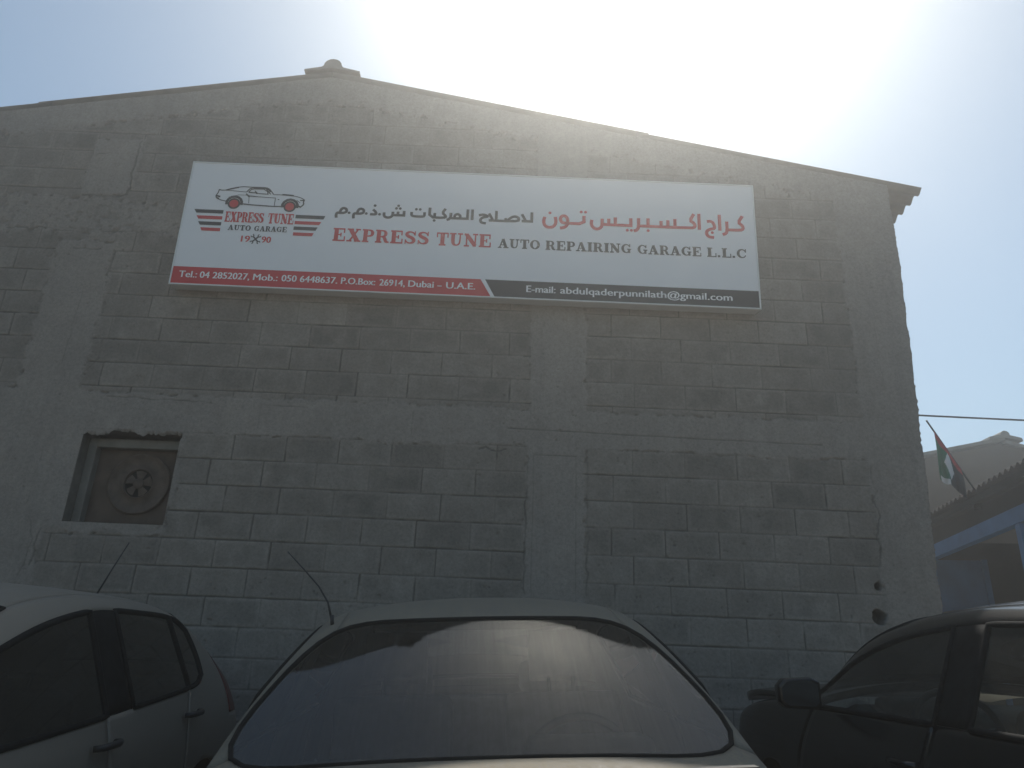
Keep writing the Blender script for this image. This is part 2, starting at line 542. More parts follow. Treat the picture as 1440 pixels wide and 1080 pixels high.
    crack([(0.205, 1.62), (0.21, 0.5)], 0.003, 0.004, 0.55, 2)
    crack([(0.525, 1.62), (0.53, 0.5)], 0.003, 0.004, 0.5, 3)
    crack([(0.16, 1.6), (0.155, 0.6)], 0.006, 0.022, 0.8, 4)
    crack([(0.62, 1.62), (0.61, 0.6)], 0.006, 0.018, 0.8, 5)
    crack([(-3.12, 1.955), (-2.75, 1.94), (-2.3, 1.93)], 0.004, 0.012, 0.8, 6)
    crack([(-1.92, 1.74), (-1.92, 1.93), (-1.55, 1.925)], 0.004, 0.008, 0.6, 7)
    crack([(-0.74, 1.92), (-0.74, 1.74)], 0.003, 0.008, 0.6, 8)
    crack([(-3.36, 4.37), (-3.365, 3.80), (-3.42, 3.775), (-3.74, 3.785)], 0.008, 0.024, 0.8, 9)
    crack([(-3.72, 4.20), (-3.60, 4.22)], 0.005, 0.008, 0.6, 10)
    crack([(-4.3, 3.42), (-3.95, 3.44), (-3.7, 3.40), (-2.95, 3.43)], 0.006, 0.03, 0.6, 11)
    crack([(-3.70, 3.25), (-3.46, 3.245)], 0.006, 0.012, 0.7, 12)
    crack([(-3.34, 3.22), (-3.37, 3.00), (-3.31, 2.96)], 0.006, 0.02, 0.7, 13)
    crack([(-3.25, 2.42), (-3.27, 2.25), (-3.36, 2.1)], 0.006, 0.025, 0.6, 14)
    crack([(-3.52, 2.9), (-3.53, 2.2)], 0.003, 0.012, 0.45, 15)
    crack([(-3.47, 1.0), (-3.40, 0.85), (-3.44, 0.55), (-3.46, 0.3)], 0.004, 0.02, 0.6, 16)
    crack([(-3.36, 0.92), (-3.38, 0.66)], 0.006, 0.015, 0.7, 17)
    crack([(-3.50, 1.62), (-3.505, 1.1)], 0.003, 0.012, 0.35, 18)
    crack([(-2.80, 0.86), (-2.88, 0.64), (-2.9, 0.6)], 0.003, 0.005, 0.3, 19)
    crack([(2.72, 0.49), (2.74, 0.44), (2.78, 0.40)], 0.004, 0.004, 0.8, 20)
    crack([(2.775, 1.64), (2.78, 1.3), (2.76, 1.05), (2.74, 0.86)], 0.006, 0.03, 0.7, 21)
    crack([(2.96, 2.9), (2.97, 2.3)], 0.003, 0.012, 0.4, 22)
    crack([(-0.22, 1.65), (-0.02, 1.645)], 0.007, 0.03, 0.85, 23)
    # ---- broken-out pipe holes
    for hx, hz, hr in ((2.696, 0.53, 0.047), (2.712, 0.743, 0.026)):
        dd = np.hypot((X - hx) * 1.05, Zc - hz) + 0.012 * noise2(X, Zc, 61, 30, 30, 2)
        g = np.clip((hr - dd) / 0.012 + 0.5, 0, 1)
        H = H - 0.12 * g
        J = np.maximum(J, g * 0.85)
    # ---- the fan opening with a chipped head
    zt = WIN[3] + 0.016 + 0.020 * noise1(X, 81, 14.0) + 0.010 * noise1(X, 82, 50.0)
    chip = (X > WIN[0] - 0.02) & (X < WIN[1] + 0.01)
    hd = np.clip((zt + 0.02 - Zc) / 0.04, 0, 1) * np.clip((Zc - WIN[3] + 0.02) / 0.02, 0, 1) * chip
    H = H - 0.045 * hd * np.clip(0.5 + noise2(X, Zc, 83, 20), 0, 1)
    J = np.maximum(J, hd * np.clip(0.3 + noise2(X, Zc, 84, 18), 0, 0.7))
    inner = np.clip((np.minimum(dxm, dzm) - 0.012) / 0.022, 0, 1)
    tone = np.clip(0.25 + 0.75 * brnd2, 0, 1) * (1 - P) * inner * np.clip(0.62 + 0.9 * noise2(X, Zc, 44, 9), 0, 1)
    nz, nxx = X.shape
    co = np.stack([X, WY - H, Zc + EYE], -1).reshape(-1, 3)
    idx = np.arange(nz * nxx).reshape(nz, nxx)
    q = np.stack([idx[:-1, :-1], idx[:-1, 1:], idx[1:, 1:], idx[1:, :-1]], -1).reshape(-1, 4)
    cx = 0.25 * (X[:-1, :-1] + X[:-1, 1:] + X[1:, 1:] + X[1:, :-1]).ravel()
    cz = 0.25 * (Zc[:-1, :-1] + Zc[:-1, 1:] + Zc[1:, 1:] + Zc[1:, :-1]).ravel()
    flat = (Z[:-1, :-1] >= top[:-1, :-1]).ravel() & (Z[:-1, 1:] >= top[:-1, 1:]).ravel()
    ztc = 0.5 * (zt[:-1, :-1] + zt[:-1, 1:]).ravel()
    inwin = (cx > WIN[0]) & (cx < WIN[1]) & (cz > WIN[2]) & (cz < np.maximum(ztc, WIN[3] - 0.01))
    q = q[~(flat | inwin)]
    me = bpy.data.meshes.new("front_wall")
    me.vertices.add(len(co))
    me.vertices.foreach_set("co", co.astype(np.float32).ravel())
    me.loops.add(q.size)
    me.loops.foreach_set("vertex_index", q.astype(np.int32).ravel())
    me.polygons.add(len(q))
    me.polygons.foreach_set("loop_start", np.arange(0, q.size, 4, dtype=np.int32))
    me.polygons.foreach_set("use_smooth", np.ones(len(q), dtype=bool))
    me.update(calc_edges=True)
    for nm, a in (("joint", J), ("plaster", P), ("tone", tone), ("shade", 0.5 + (brnd - 0.5) * (1 - P) * 0.9 + 0.12 * noise2(X, Zc, 45, 3.5))):
        at = me.attributes.new(nm, 'FLOAT', 'POINT')
        at.data.foreach_set("value", np.clip(a, 0, 1).astype(np.float32).ravel())
    me.materials.append(M['wall'])
    return g_obj(link(bpy.data.objects.new("front_wall", me), garage))
build_front_wall()

def build_rest_of_garage():
    b = MB()                                    # the stretch of gable wall left of the picture
    x0, x1 = LEFT_X, -5.2
    z0 = -1.4 + EYE
    pts = [(x0, z0), (x1, z0), (x1, float(roof_z(x1)) - 0.008 + EYE), (x0, float(roof_z(x0)) - 0.008 + EYE)]
    b.add([(x, WY, z) for x, z in pts] + [(x, WY + 0.2, z) for x, z in pts], [(0, 1, 2, 3), (7, 6, 5, 4), (0, 3, 7, 4), (3, 2, 6, 7)])
    g_obj(b.build("wall_end", M['sidewall'], garage))
    # right flank, following the worn corner
    zz = np.linspace(-1.35, 4.225, 90)
    ex = edge_x(zz)
    vs, fs = [], []
    for k in range(len(zz)):
        vs += [(ex[k] - 0.001, WY - 0.004, zz[k] + EYE), (ex[k] - 0.001, BACK_Y, zz[k] + EYE)]
    fs = [(2 * k, 2 * k + 1, 2 * k + 3, 2 * k + 2) for k in range(len(zz) - 1)]
    g_obj(mesh_obj("side_wall", vs, fs, M['sidewall'], garage, True))
    b = MB().box(LEFT_X, LEFT_X + 0.2, WY + 0.2, BACK_Y, z0, float(roof_z(LEFT_X)) - 0.03 + EYE)
    g_obj(b.build("side_wall", M['sidewall'], garage))
    b = MB().add([(LEFT_X, BACK_Y, z0), (3.2, BACK_Y, z0), (3.2, BACK_Y, float(roof_z(3.2)) - .03 + EYE), (RIDGE_X, BACK_Y, RIDGE_Z - .03 + EYE), (LEFT_X, BACK_Y, float(roof_z(LEFT_X)) - .03 + EYE)], [(4, 3, 2, 1, 0)])
    g_obj(b.build("back_wall", M['sidewall'], garage))
    # corrugated roof sheets, two lapped sheets a slope
    ys = np.arange(WY - 0.018, BACK_Y + 0.15, 0.146 / 8)
    wave = 0.022 * np.cos((ys - ys[0]) * 2 * math.pi / 0.146 + 0.6)
    b = MB()
    def sheet(xa, xb, lift):
        za, zb = float(roof_z(xa)) + EYE + 0.010 + lift, float(roof_z(xb)) + EYE + 0.010 + lift
        n = len(ys)
        vv = [(xa, y, za + w) for y, w in zip(ys, wave)] + [(xb, y, zb + w) for y, w in zip(ys, wave)]
        ff = [(k, n + k, n + k + 1, k + 1) for k in range(n - 1)]
        b.add(vv, ff)
    sheet(RIDGE_X, 1.16, 0.012)
    sheet(1.05, 3.556, 0.0)
    sheet(-4.36, RIDGE_X, 0.012)
    sheet(-7.05, -4.25, 0.0)
    ro = g_obj(b.build("roof", M['sheet'], garage, True))
    s = ro.modifiers.new("thick", 'SOLIDIFY')
    s.thickness = 0.008
    s.offset = 0
    # ridge cap: two wings and a half-round roll, seen end-on at the gable
    prof = [(-0.255, 0.0), (-0.255, 0.018)]
    prof += [(-0.10, 0.055)]
    for k in range(9):
        a = math.pi * (1 - k / 8)
        prof.append((0.083 * math.cos(a), 0.072 + 0.078 * math.sin(a)))
    prof += [(0.10, 0.055), (0.255, 0.018), (0.255, 0.0), (0.0, 0.045)]
    b = MB()
    n = len(prof)
    ya, yb = WY - 0.045, BACK_Y + 0.1
    vv = [(RIDGE_X + p, ya, RIDGE_Z + EYE + q - 0.004 + 0.02) for p, q in prof] + [(RIDGE_X + p, yb, RIDGE_Z + EYE + q + 0.016) for p, q in prof]
    ff = [(k, (k + 1) % n, n + (k + 1) % n, n + k) for k in range(n)] + [tuple(range(n - 1, -1, -1))]
    b.add(vv, ff)
    cap = b.build("ridge_cap", M['sheet'], ro)
    # reveal, cement frame, board and fan in the opening
    x0, x1, z0, z1 = WIN[0], WIN[1], WIN[2] + EYE, WIN[3] + EYE
    y0 = WY - 0.004
    b = MB()
    yb = WY + 0.24
    zt = z1 + 0.045
    b.add([(x0, y0, z0), (x0, y0, zt), (x0, yb, zt), (x0, yb, z0), (x1, y0, z0), (x1, y0, zt), (x1, yb, zt), (x1, yb, z0)],
          [(0, 1, 2, 3), (7, 6, 5, 4), (1, 5, 6, 2), (0, 3, 7, 4), (3, 2, 6, 7)])
    fan = g_obj(b.build("exhaust_fan", M['concrete'], garage))
    b = MB()
    f0, f1 = WY + 0.105, WY + 0.20
    w = 0.068
    b.box(x0 + .002, x0 + w, f0, f1, z0 + .002, z1)
    b.box(x1 - 0.035, x1 - .002, f0, f1, z0 + .002, z1)
    b.box(x0 + w, x1 - 0.035, f0, f1, z1 - w, z1)
    b.build("frame", M['frame_cement'], fan, bevel=0.006)
    bx0, bx1 = x0 + w, x1 - 0.035
    yp = WY + 0.175
    b = MB().box(bx0 + .001, bx1 - .001, yp, yp + 0.02, z0 + .003, z1 - w - .001)
    b.build("board", M['board'], fan)
    cx, cz = (bx0 + bx1) / 2 + 0.035, (z0 + z1 - w) / 2 + 0.035
    T = Matrix.Translation((cx, yp, cz))
    b = MB()
    b.lathe([(0.235, 0.0), (0.235, -0.022), (0.222, -0.026), (0.215, -0.012), (0.120, -0.012), (0.115, -0.028), (0.108, -0.028), (0.108, -0.002)], 48, T)
    b.build("fan_ring", M['board_lite'], fan, True)
    b = MB().lathe([(0.108, -0.0035), (0.0005, -0.0035)], 40, T)
    b.build("fan_throat", M['dark'], fan)
    b = MB()
    for k in range(5):
        a0 = 2 * math.pi * k / 5 + 0.25
        pr = []
        for rr, da, dy in ((0.03, -0.55, -0.012), (0.03, 0.45, -0.018), (0.099, 0.42, -0.022), (0.101, -0.02, -0.014), (0.097, -0.42, -0.007)):
            pr.append(T @ Vector((rr * math.cos(a0 + da), dy, rr * math.sin(a0 + da))))
        b.add(pr, [(0, 1, 2, 3, 4)])
    b.lathe([(0.04, -0.008), (0.04, -0.026), (0.026, -0.032), (0.0005, -0.033)], 24, T)
    bl = b.build("fan_blades", M['board_lite'], fan)
    sm = bl.modifiers.new("t", 'SOLIDIFY')
    sm.thickness = 0.002
build_rest_of_garage()

# ------------------------------------------------------------------ shop sign
SIGN_W, SIGN_H = 4.77, 1.155
KU, KV = 4.77 / 4.78, 1.155 / 1.19
sign = empty("shop_sign", "long white garage sign with red and charcoal Arabic and English lettering on the block wall", "sign")
e_, t_ = 0.0058, math.radians(2.4)
u_ = Vector((math.cos(e_), 0, -math.sin(e_)))
v_ = Vector((0, -math.sin(t_), math.cos(t_)))
n_ = u_.cross(v_)
o_ = Vector((-2.775, WY - 0.130, 2.880 + EYE))
sign.matrix_world = Matrix(((u_.x, v_.x, n_.x, o_.x), (u_.y, v_.y, n_.y, o_.y), (u_.z, v_.z, n_.z, o_.z), (0, 0, 0, 1)))

def build_sign_box():
    W, H = SIGN_W, SIGN_H
    b = MB()
    db, dt = 0.128, 0.176
    b.add([(0, 0, 0), (W, 0, 0), (W, H, 0), (0, H, 0), (0.012, 0.012, -db), (W - 0.012, 0.012, -db), (W - 0.012, H - 0.012, -dt), (0.012, H - 0.012, -dt)],
          [(0, 4, 5, 1), (1, 5, 6, 2), (2, 6, 7, 3), (3, 7, 4, 0), (4, 7, 6, 5)])
    b.build("sign_box", M['sign_edge'], sign)
    mesh_obj("face_sheet", [(0.006, 0.006, -0.001), (W - 0.006, 0.006, -0.001), (W - 0.006, H - 0.006, -0.001), (0.006, H - 0.006, -0.001)], [(0, 1, 2, 3)], M['sign_white'], sign)
    b = MB()
    w = 0.012
    b.box(0, W, 0, w, -0.012, 0.004).box(0, W, H - w, H, -0.012, 0.004)
    b.box(0, w, w, H - w, -0.012, 0.004).box(W - w, W, w, H - w, -0.012, 0.004)
    b.build("edge_trim", M['sign_edge'], sign, bevel=0.002)
build_sign_box()

class Flat:
    """flat vinyl shapes on the sign, each a hair above the one before"""
    def __init__(self, z=0.0012):
        self.v, self.f, self.z = [], [], z
    def poly(self, pts):
        n = len(self.v)
        self.v += [(x * KU, y * KV, self.z) for x, y in pts]
        self.f.append(tuple(range(n, n + len(pts))))
        self.z += 0.00006
        return self
    def ribbon(self, pts, w, closed=False, smooth=0):
        P = [Vector((p[0], p[1])) for p in pts]
        ws = list(w) if isinstance(w, (list, tuple)) else [w] * len(P)
        for _ in range(smooth):
            Q, V2 = [], []
            N = len(P)
            rngk = range(N) if closed else range(N - 1)
            if not closed:
                Q.append(P[0]); V2.append(ws[0])
            for k in rngk:
                a, c = P[k], P[(k + 1) % N]
                wa, wc = ws[k], ws[(k + 1) % N]
                Q += [a * .75 + c * .25, a * .25 + c * .75]
                V2 += [wa * .75 + wc * .25, wa * .25 + wc * .75]
            if not closed:
                Q.append(P[-1]); V2.append(ws[-1])
            P, ws = Q, V2
        N = len(P)
        Lf, Rt = [], []
        for k in range(N):
            if closed:
                d0, d1 = (P[k] - P[k - 1]), (P[(k + 1) % N] - P[k])
            else:
                d0 = P[k] - P[k - 1] if k else P[1] - P[0]
                d1 = P[k + 1] - P[k] if k < N - 1 else P[-1] - P[-2]
            d0, d1 = d0.normalized(), d1.normalized()
            n0, n1 = Vector((-d0.y, d0.x)), Vector((-d1.y, d1.x))
            m = (n0 + n1)
            m = m.normalized() if m.length > 1e-6 else n0
            sc = 1 / max(0.55, m.dot(n0))
            Lf.append(P[k] + m * ws[k] * 0.5 * sc)
            Rt.append(P[k] - m * ws[k] * 0.5 * sc)
        n = len(self.v)
        for a, c in zip(Lf, Rt):
            self.v += [(a.x * KU, a.y * KV, self.z), (c.x * KU, c.y * KV, self.z)]
        for k in range(N if closed else N - 1):
            i, j = n + 2 * k, n + 2 * ((k + 1) % N)
            self.f.append((i + 1, j + 1, j, i))
        self.z += 0.00006
        return self
    def disc(self, c, r, n=20, ry=None):
        ry = r if ry is None else ry
        return self.poly([(c[0] + r * math.cos(2 * math.pi * k / n), c[1] + ry * math.sin(2 * math.pi * k / n)) for k in range(n)])
    def build(self, name, mat):
        return mesh_obj(name, self.v, self.f, mat, sign)

# a slab-serif capital alphabet, strokes in a unit-high box
T1, T0 = 0.285, 0.105
def _S(x0, x1, y):
    return ([(x0, y), (x1, y)], 0.115)
def _V(x, y0, y1, w=T1):
    return ([(x, y0), (x, y1)], w)
_bowl = ([(.24, .945), (.46, .95), (.66, .90), (.72, .71), (.66, .52), (.46, .47), (.24, .475)], [.1, .1, .16, .25, .16, .1, .1])
GL = {
 'E': (.90, [_V(.24, 0, 1), _S(.02, .80, .95), _S(.02, .84, .05), ([(.24, .5), (.56, .5)], .09), _V(.78, .64, 1, .09), _V(.82, 0, .38, .09), _V(.56, .35, .65, .085)]),
 'X': (1.0, [([(.24, .96), (.76, .04)], .29), ([(.76, .96), (.22, .04)], .12), _S(.02, .46, .95), _S(.60, .94, .95), _S(.02, .38, .05), _S(.54, .99, .05)]),
 'P': (.86, [_V(.24, 0, 1), _S(.02, .48, .05), _S(.02, .30, .95), _bowl]),
 'R': (.98, [_V(.24, 0, 1), _S(.02, .46, .05), _S(.02, .30, .95), _bowl, ([(.44, .48), (.62, .42), (.69, .25), (.74, .08), (.96, .06)], [.1, .2, .24, .2, .09])]),
 'S': (.84, [([(.72, .68), (.66, .86), (.43, .95), (.20, .88), (.15, .72), (.30, .58), (.56, .47), (.69, .32), (.64, .13), (.40, .05), (.18, .13), (.10, .32)], [.07, .11, .1, .18, .24, .24, .24, .24, .19, .1, .11, .07]), _V(.735, .66, 1, .075), _V(.095, 0, .34, .075)]),
 'T': (.88, [_V(.44, 0, 1), _S(.05, .83, .95), _S(.20, .68, .05), _V(.065, .62, 1, .09), _V(.815, .62, 1, .09)]),
 'U': (.98, [([(.25, 1), (.25, .34), (.31, .13), (.50, .05), (.69, .13), (.76, .34), (.76, 1)], [.25, .25, .2, .1, .12, .11, .11]), _S(.02, .48, .95), _S(.59, .96, .95)]),
 'N': (1.02, [_V(.20, 0, 1, .11), _V(.82, 0, 1, .11), ([(.19, .93), (.81, .07)], .28), _S(.02, .30, .95), _S(.02, .39, .05), _S(.63, 1.0, .95)]),
 'A': (1.02, [([(.17, .05), (.46, .98)], .115), ([(.46, .98), (.78, .05)], .27), ([(.25, .33), (.68, .33)], .09), _S(.0, .36, .05), _S(.52, 1.02, .05)]),
 'O': (.98, [([(.49 + .34 * math.cos(a), .5 + .45 * math.sin(a)) for a in [2 * math.pi * k / 20 for k in range(20)]], [.1 + .16 * abs(math.cos(2 * math.pi * k / 20)) ** 1.5 for k in range(20)], 'closed')]),
 'G': (1.0, [([(.80, .68), (.72, .86), (.49, .95), (.28, .86), (.17, .66), (.15, .5), (.17, .34), (.28, .14), (.49, .05), (.66, .11), (.74, .24)], [.07, .12, .1, .18, .24, .26, .24, .18, .1, .12, .14]), _V(.765, .03, .44, .21), _S(.56, .96, .42), _V(.83, .64, 1, .08)]),
 'I': (.50, [_V(.25, 0, 1), _S(.02, .48, .95), _S(.02, .48, .05)]),
 'L': (.84, [_V(.24, 0, 1), _S(.02, .48, .95), _S(.02, .80, .05), _V(.78, 0, .42, .09)]),
 'C': (.90, [([(.78, .66), (.70, .86), (.49, .95), (.28, .86), (.17, .66), (.15, .5), (.17, .34), (.28, .14), (.49, .05), (.70, .13), (.80, .32)], [.07, .12, .1, .18, .24, .26, .24, .18, .1, .11, .08]), _V(.80, .62, 1, .08)]),
 '.': (.34, [([(.15, 0), (.15, .22)], .22)]),
}
def slab(fl, word, u0, u1, v0, v1, gap=0.05):
    tot = sum(GL[c][0] for c in word) + gap * (len(word) - 1)
    sx, sy = (u1 - u0) / tot, v1 - v0
    x = 0
    for c in word:
        for st in GL[c][1]:
            pts, w = st[0], st[1]
            q = [(u0 + (x + p[0]) * sx, v0 + p[1] * sy) for p in pts]
            k = (sx * 1.0 + sy) / 2
            if len(pts) == 2:
                vertical = abs(pts[0][0] - pts[1][0]) < 1e-6
                horizontal = abs(pts[0][1] - pts[1][1]) < 1e-6
                k = sx if vertical else sy if horizontal else k
            ww = [a * k for a in w] if isinstance(w, list) else w * k
            fl.ribbon(q, ww, closed=len(st) > 2, smooth=0 if len(pts) == 2 else 2)
        x += GL[c][0] + gap

def font_line(name, body, u0, u1, v0, cap, mat, z=0.0030, bold=0.012):
    def mk(txt):
        cu = bpy.data.curves.new("txt", 'FONT')
        cu.body = txt
        cu.resolution_u = 3
        ob = bpy.data.objects.new("txt", cu)
        COL.objects.link(ob)
        bpy.context.view_layer.update()
        me = bpy.data.meshes.new_from_object(ob.evaluated_get(bpy.context.evaluated_depsgraph_get()))
        bpy.data.objects.remove(ob)
        co = np.zeros(len(me.vertices) * 3)
        me.vertices.foreach_get("co", co)
        return me, co.reshape(-1, 3)
    _, ref = mk("H")
    hr = ref[:, 1].max() - ref[:, 1].min()
    b0 = ref[:, 1].min()
    me, co = mk(body)
    x0, x1 = co[:, 0].min(), co[:, 0].max()
    co[:, 0] = (u0 + (co[:, 0] - x0) / (x1 - x0) * (u1 - u0)) * KU
    co[:, 1] = (v0 + (co[:, 1] - b0) / hr * cap) * KV
    fs = [tuple(p.vertices) for p in me.polygons]
    bpy.data.meshes.remove(me)
    vs, ff = [], []
    for k, dx in enumerate((-bold, 0.0, bold)):
        n = len(vs)
        vs += [(a + dx * cap, b_, z + 0.00008 * k) for a, b_ in co[:, :2]]
        ff += [tuple(i + n for i in f) for f in fs]
    return mesh_obj(name, vs, ff, mat, sign)

def build_sign_art():
    RED, BLK, WHT = M['vinyl_red'], M['vinyl_black'], M['vinyl_white']
    W = 4.78
    Flat(0.0010).poly([(.013, .013), (2.596, .013), (2.508, .166), (.013, .166)]).build("red_band", RED)
    Flat(0.0010).poly([(2.628, .013), (W - .013, .013), (W - .013, .166), (2.545, .166)]).build("charcoal_band", BLK)
    for wd_, a, c in (("Tel.:", .071, .215), ("04 2852027,", .240, .640), ("Mob.:", .672, .868), ("050 6448637.", .902, 1.352), ("P.O.Box:", 1.384, 1.658), ("26914,", 1.694, 1.898), ("Dubai", 1.928, 2.132), ("-", 2.164, 2.196), ("U.A.E.", 2.234, 2.468)):
        font_line("contact_lettering", wd_, a, c, .068, .058, WHT, 0.0022, 0.035)
    for wd_, a, c in (("E-mail:", 2.884, 3.118), ("abdulqaderpunnilath@gmail.com", 3.158, 4.549)):
        font_line("contact_lettering", wd_, a, c, .066, .060, WHT, 0.0022, 0.035)
    for nm, wd_, a, c, v0, v1, gap, mt in (
            ("name_lettering", "EXPRESS", 1.266, 2.066, .467, .590, .05, RED), ("name_lettering", "TUNE", 2.123, 2.579, .467, .590, .05, RED),
            ("name_lettering", "AUTO", 2.634, 2.982, .468, .556, .05, BLK), ("name_lettering", "REPAIRING", 3.026, 3.738, .468, .556, .05, BLK),
            ("name_lettering", "GARAGE", 3.786, 4.316, .468, .556, .05, BLK), ("name_lettering", "L.L.C", 4.360, 4.690, .468, .556, .05, BLK),
            ("emblem_lettering", "EXPRESS", .354, .678, .606, .705, 0, RED), ("emblem_lettering", "TUNE", .712, .928, .606, .705, 0, RED),
            ("emblem_lettering", "AUTO", .394, .585, .527, .578, .05, BLK), ("emblem_lettering", "GARAGE", .612, .884, .527, .578, .05, BLK)):
        f = Flat(0.0012)
        slab(f, wd_, a, c, v0, v1, gap)
        f.build(nm, mt)
    font_line("emblem_lettering", "19", .520, .590, .421, .057, RED, 0.0015, 0.045)
    font_line("emblem_lettering", "90", .690, .764, .421, .057, RED, 0.0015, 0.045)
    # crossed spanners
    f = Flat(0.0012)
    cx, cy = .637, .451
    for sg in (1, -1):
        d = Vector((math.cos(R(48)) * sg, math.sin(R(48))))
        nrm = Vector((-d.y, d.x))
        c0 = Vector((cx, cy))
        f.ribbon([c0 - d * .036, c0 + d * .036], .013)
        for s in (1, -1):
            q = c0 + d * s * .034
            f.ribbon([q + d * s * .017 + nrm * .011, q + d * s * .004 + nrm * .0115, q - d * s * .003, q + d * s * .004 - nrm * .0115, q + d * s * .017 - nrm * .011], .0085)
    f.build("emblem_spanners", BLK)
    # stripes either side of the emblem
    L = [[(.089, .716), (.333, .716), (.333, .682), (.110, .682)], [(.116, .656), (.333, .656), (.333, .624), (.136, .624)],
         [(.139, .599), (.333, .599), (.333, .566), (.159, .566)], [(.166, .542), (.333, .542), (.333, .511), (.182, .511)]]
    Rr = [[(.938, .701), (1.185, .701), (1.172, .667), (.938, .667)], [(.938, .641), (1.158, .641), (1.143, .610), (.938, .610)],
          [(.936, .588), (1.134, .588), (1.120, .555), (.936, .555)], [(.938, .531), (1.108, .531), (1.096, .500), (.938, .500)]]
    for side in (L, Rr):
        for k, p in enumerate(side):
            Flat(0.0012).poly(p[::-1]).build("emblem_stripe", BLK if k % 2 == 0 else RED)
    # line drawing of a fastback car
    f = Flat(0.0012)
    K = 1.4                                   # pen weight
    f.ribbon([(.266, .921), (.279, .912), (.323, .914), (.379, .935), (.431, .951), (.465, .957), (.525, .954), (.591, .956), (.662, .956), (.690, .940), (.727, .891)], .0062 * K, smooth=1)
    f.ribbon([(.323, .914), (.365, .931), (.425, .948)], .010 * K)
    f.ribbon([(.545, .951), (.600, .951), (.660, .950), (.684, .936), (.700, .916)], .012 * K)
    f.ribbon([(.323, .914), (.431, .908), (.497, .904)], .0042 * K)
    f.ribbon([(.266, .921), (.260, .883), (.246, .858), (.251, .837), (.272, .822), (.316, .809), (.351, .806)], .006 * K, smooth=1)
    f.ribbon([(.247, .856), (.284, .848)], .011 * K)
    f.ribbon([(.256, .836), (.276, .826)], .010 * K)
    f.ribbon([(.476, .786), (.556, .779), (.735, .773), (.817, .776)], .008 * K)
    f.ribbon([(.727, .889), (.796, .891), (.897, .886), (.959, .870), (.991, .851)], .0052 * K, smooth=1)
    f.ribbon([(.800, .893), (.849, .891), (.897, .887)], .011 * K)
    f.ribbon([(.991, .851), (.985, .826), (.991, .805), (.970, .780)], .008 * K, smooth=1)
    f.ribbon([(.956, .842), (.989, .846)], .008 * K)
    f.ribbon([(.927, .797), (.971, .775)], .010 * K)
    f.ribbon([(.497, .904), (.521, .938), (.544, .947)], .007 * K)
    f.ribbon([(.496, .887), (.520, .863), (.530, .858)], .009 * K)
    f.ribbon([(.514, .905), (.534, .931), (.557, .937), (.640, .939), (.673, .915), (.680, .891), (.587, .893), (.566, .919)], .006 * K)
    f.ribbon([(.515, .902), (.560, .899), (.585, .902)], .008 * K)
    f.ribbon([(.655, .945), (.675, .922), (.702, .891)], .0062 * K)
    f.ribbon([(.575, .905), (.587, .893)], .012 * K)
    f.ribbon([(.521, .860), (.616, .861), (.747, .856)], .0045 * K)
    f.ribbon([(.747, .860), (.747, .813), (.746, .774)], .0042 * K)
    f.ribbon([(.525, .855), (.531, .793)], .0035 * K)
    f.ribbon([(.355, .845), (.440, .872), (.520, .872), (.600, .862)], .003 * K)
    f.ribbon([(.927, .844), (.960, .818)], .0035 * K)
    f.ribbon([(.768, .842), (.782, .842)], .006 * K)
    for (wx, wy) in ((.409, .784), (.877, .777)):
        f.ribbon([(wx + .064 * math.cos(a), wy + .006 + .064 * math.sin(a)) for a in [math.pi * (k / 8 * 1.16 - .08) for k in range(9)]], .016 * K)
        f.disc((wx, wy), .052, 28, .053)
    f.build("emblem_car", BLK)
    f = Flat(0.0042)
    f.disc((.409, .783), .037, 24, .038)
    f.build("emblem_wheel", RED)
    f = Flat(0.0042)
    f.disc((.877, .776), .037, 24, .038)
    f.build("emblem_wheel", RED)
    # Arabic, traced stroke by stroke
    f = Flat(0.0012)
    w = .0235
    def g(pts, sm=2, cl=False, ww=w):
        f.ribbon(pts, ww, cl, sm)
    def dots(pp, r):
        for p in pp:
            f.disc(p, r, 12)
    for dx in (0, .144):
        g([(1.276 + dx, .690), (1.271 + dx, .719), (1.278 + dx, .741), (1.300 + dx, .739), (1.332 + dx, .739), (1.356 + dx, .752), (1.355 + dx, .778), (1.330 + dx, .790), (1.309 + dx, .778), (1.300 + dx, .742)])
    g([(1.575, .786), (1.597, .766), (1.606, .745), (1.594, .738), (1.553, .738)], 1)
    g([(1.670, .762), (1.670, .728), (1.690, .712), (1.724, .714), (1.743, .735), (1.743, .772)], 2)
    g([(1.743, .740), (1.836, .740), (1.836, .785)], 0)
    g([(1.786, .740), (1.786, .775)], 0)
    dots(((1.378, .743), (1.522, .743), (1.633, .741), (1.588, .824), (1.769, .806), (1.801, .806), (1.785, .832)), .0125)
    f.build("arabic_lettering", BLK)
    f = Flat(0.0012)
    dots(((1.936, .806), (1.968, .806), (2.092, .704)), .0125)
    g([(1.899, .778), (1.899, .746), (1.918, .736), (1.992, .736), (2.007, .742), (2.007, .780)], 1)
    g([(2.093, .778), (2.093, .733)], 0)
    g([(2.050, .828), (2.050, .733), (2.172, .733), (2.190, .748), (2.156, .780), (2.180, .824)], 1)
    g([(2.195, .716), (2.218, .724), (2.228, .748), (2.228, .786)], 1)
    g([(2.228, .734), (2.368, .734), (2.368, .826)], 0)
    g([(2.258, .736), (2.262, .766), (2.284, .778), (2.306, .764), (2.308, .736)], 1)
    g([(2.407, .828), (2.407, .724)], 0)
    f.build("arabic_lettering", BLK)
    f = Flat(0.0012)
    g([(2.462, .774), (2.497, .783), (2.523, .776), (2.540, .764), (2.497, .757), (2.474, .732), (2.482, .704), (2.524, .697)], 2)
    g([(2.546, .796), (2.578, .737)], 0)
    g([(2.546, .728), (2.688, .728), (2.688, .758)], 0)
    g([(2.608, .824), (2.608, .728)], 0)
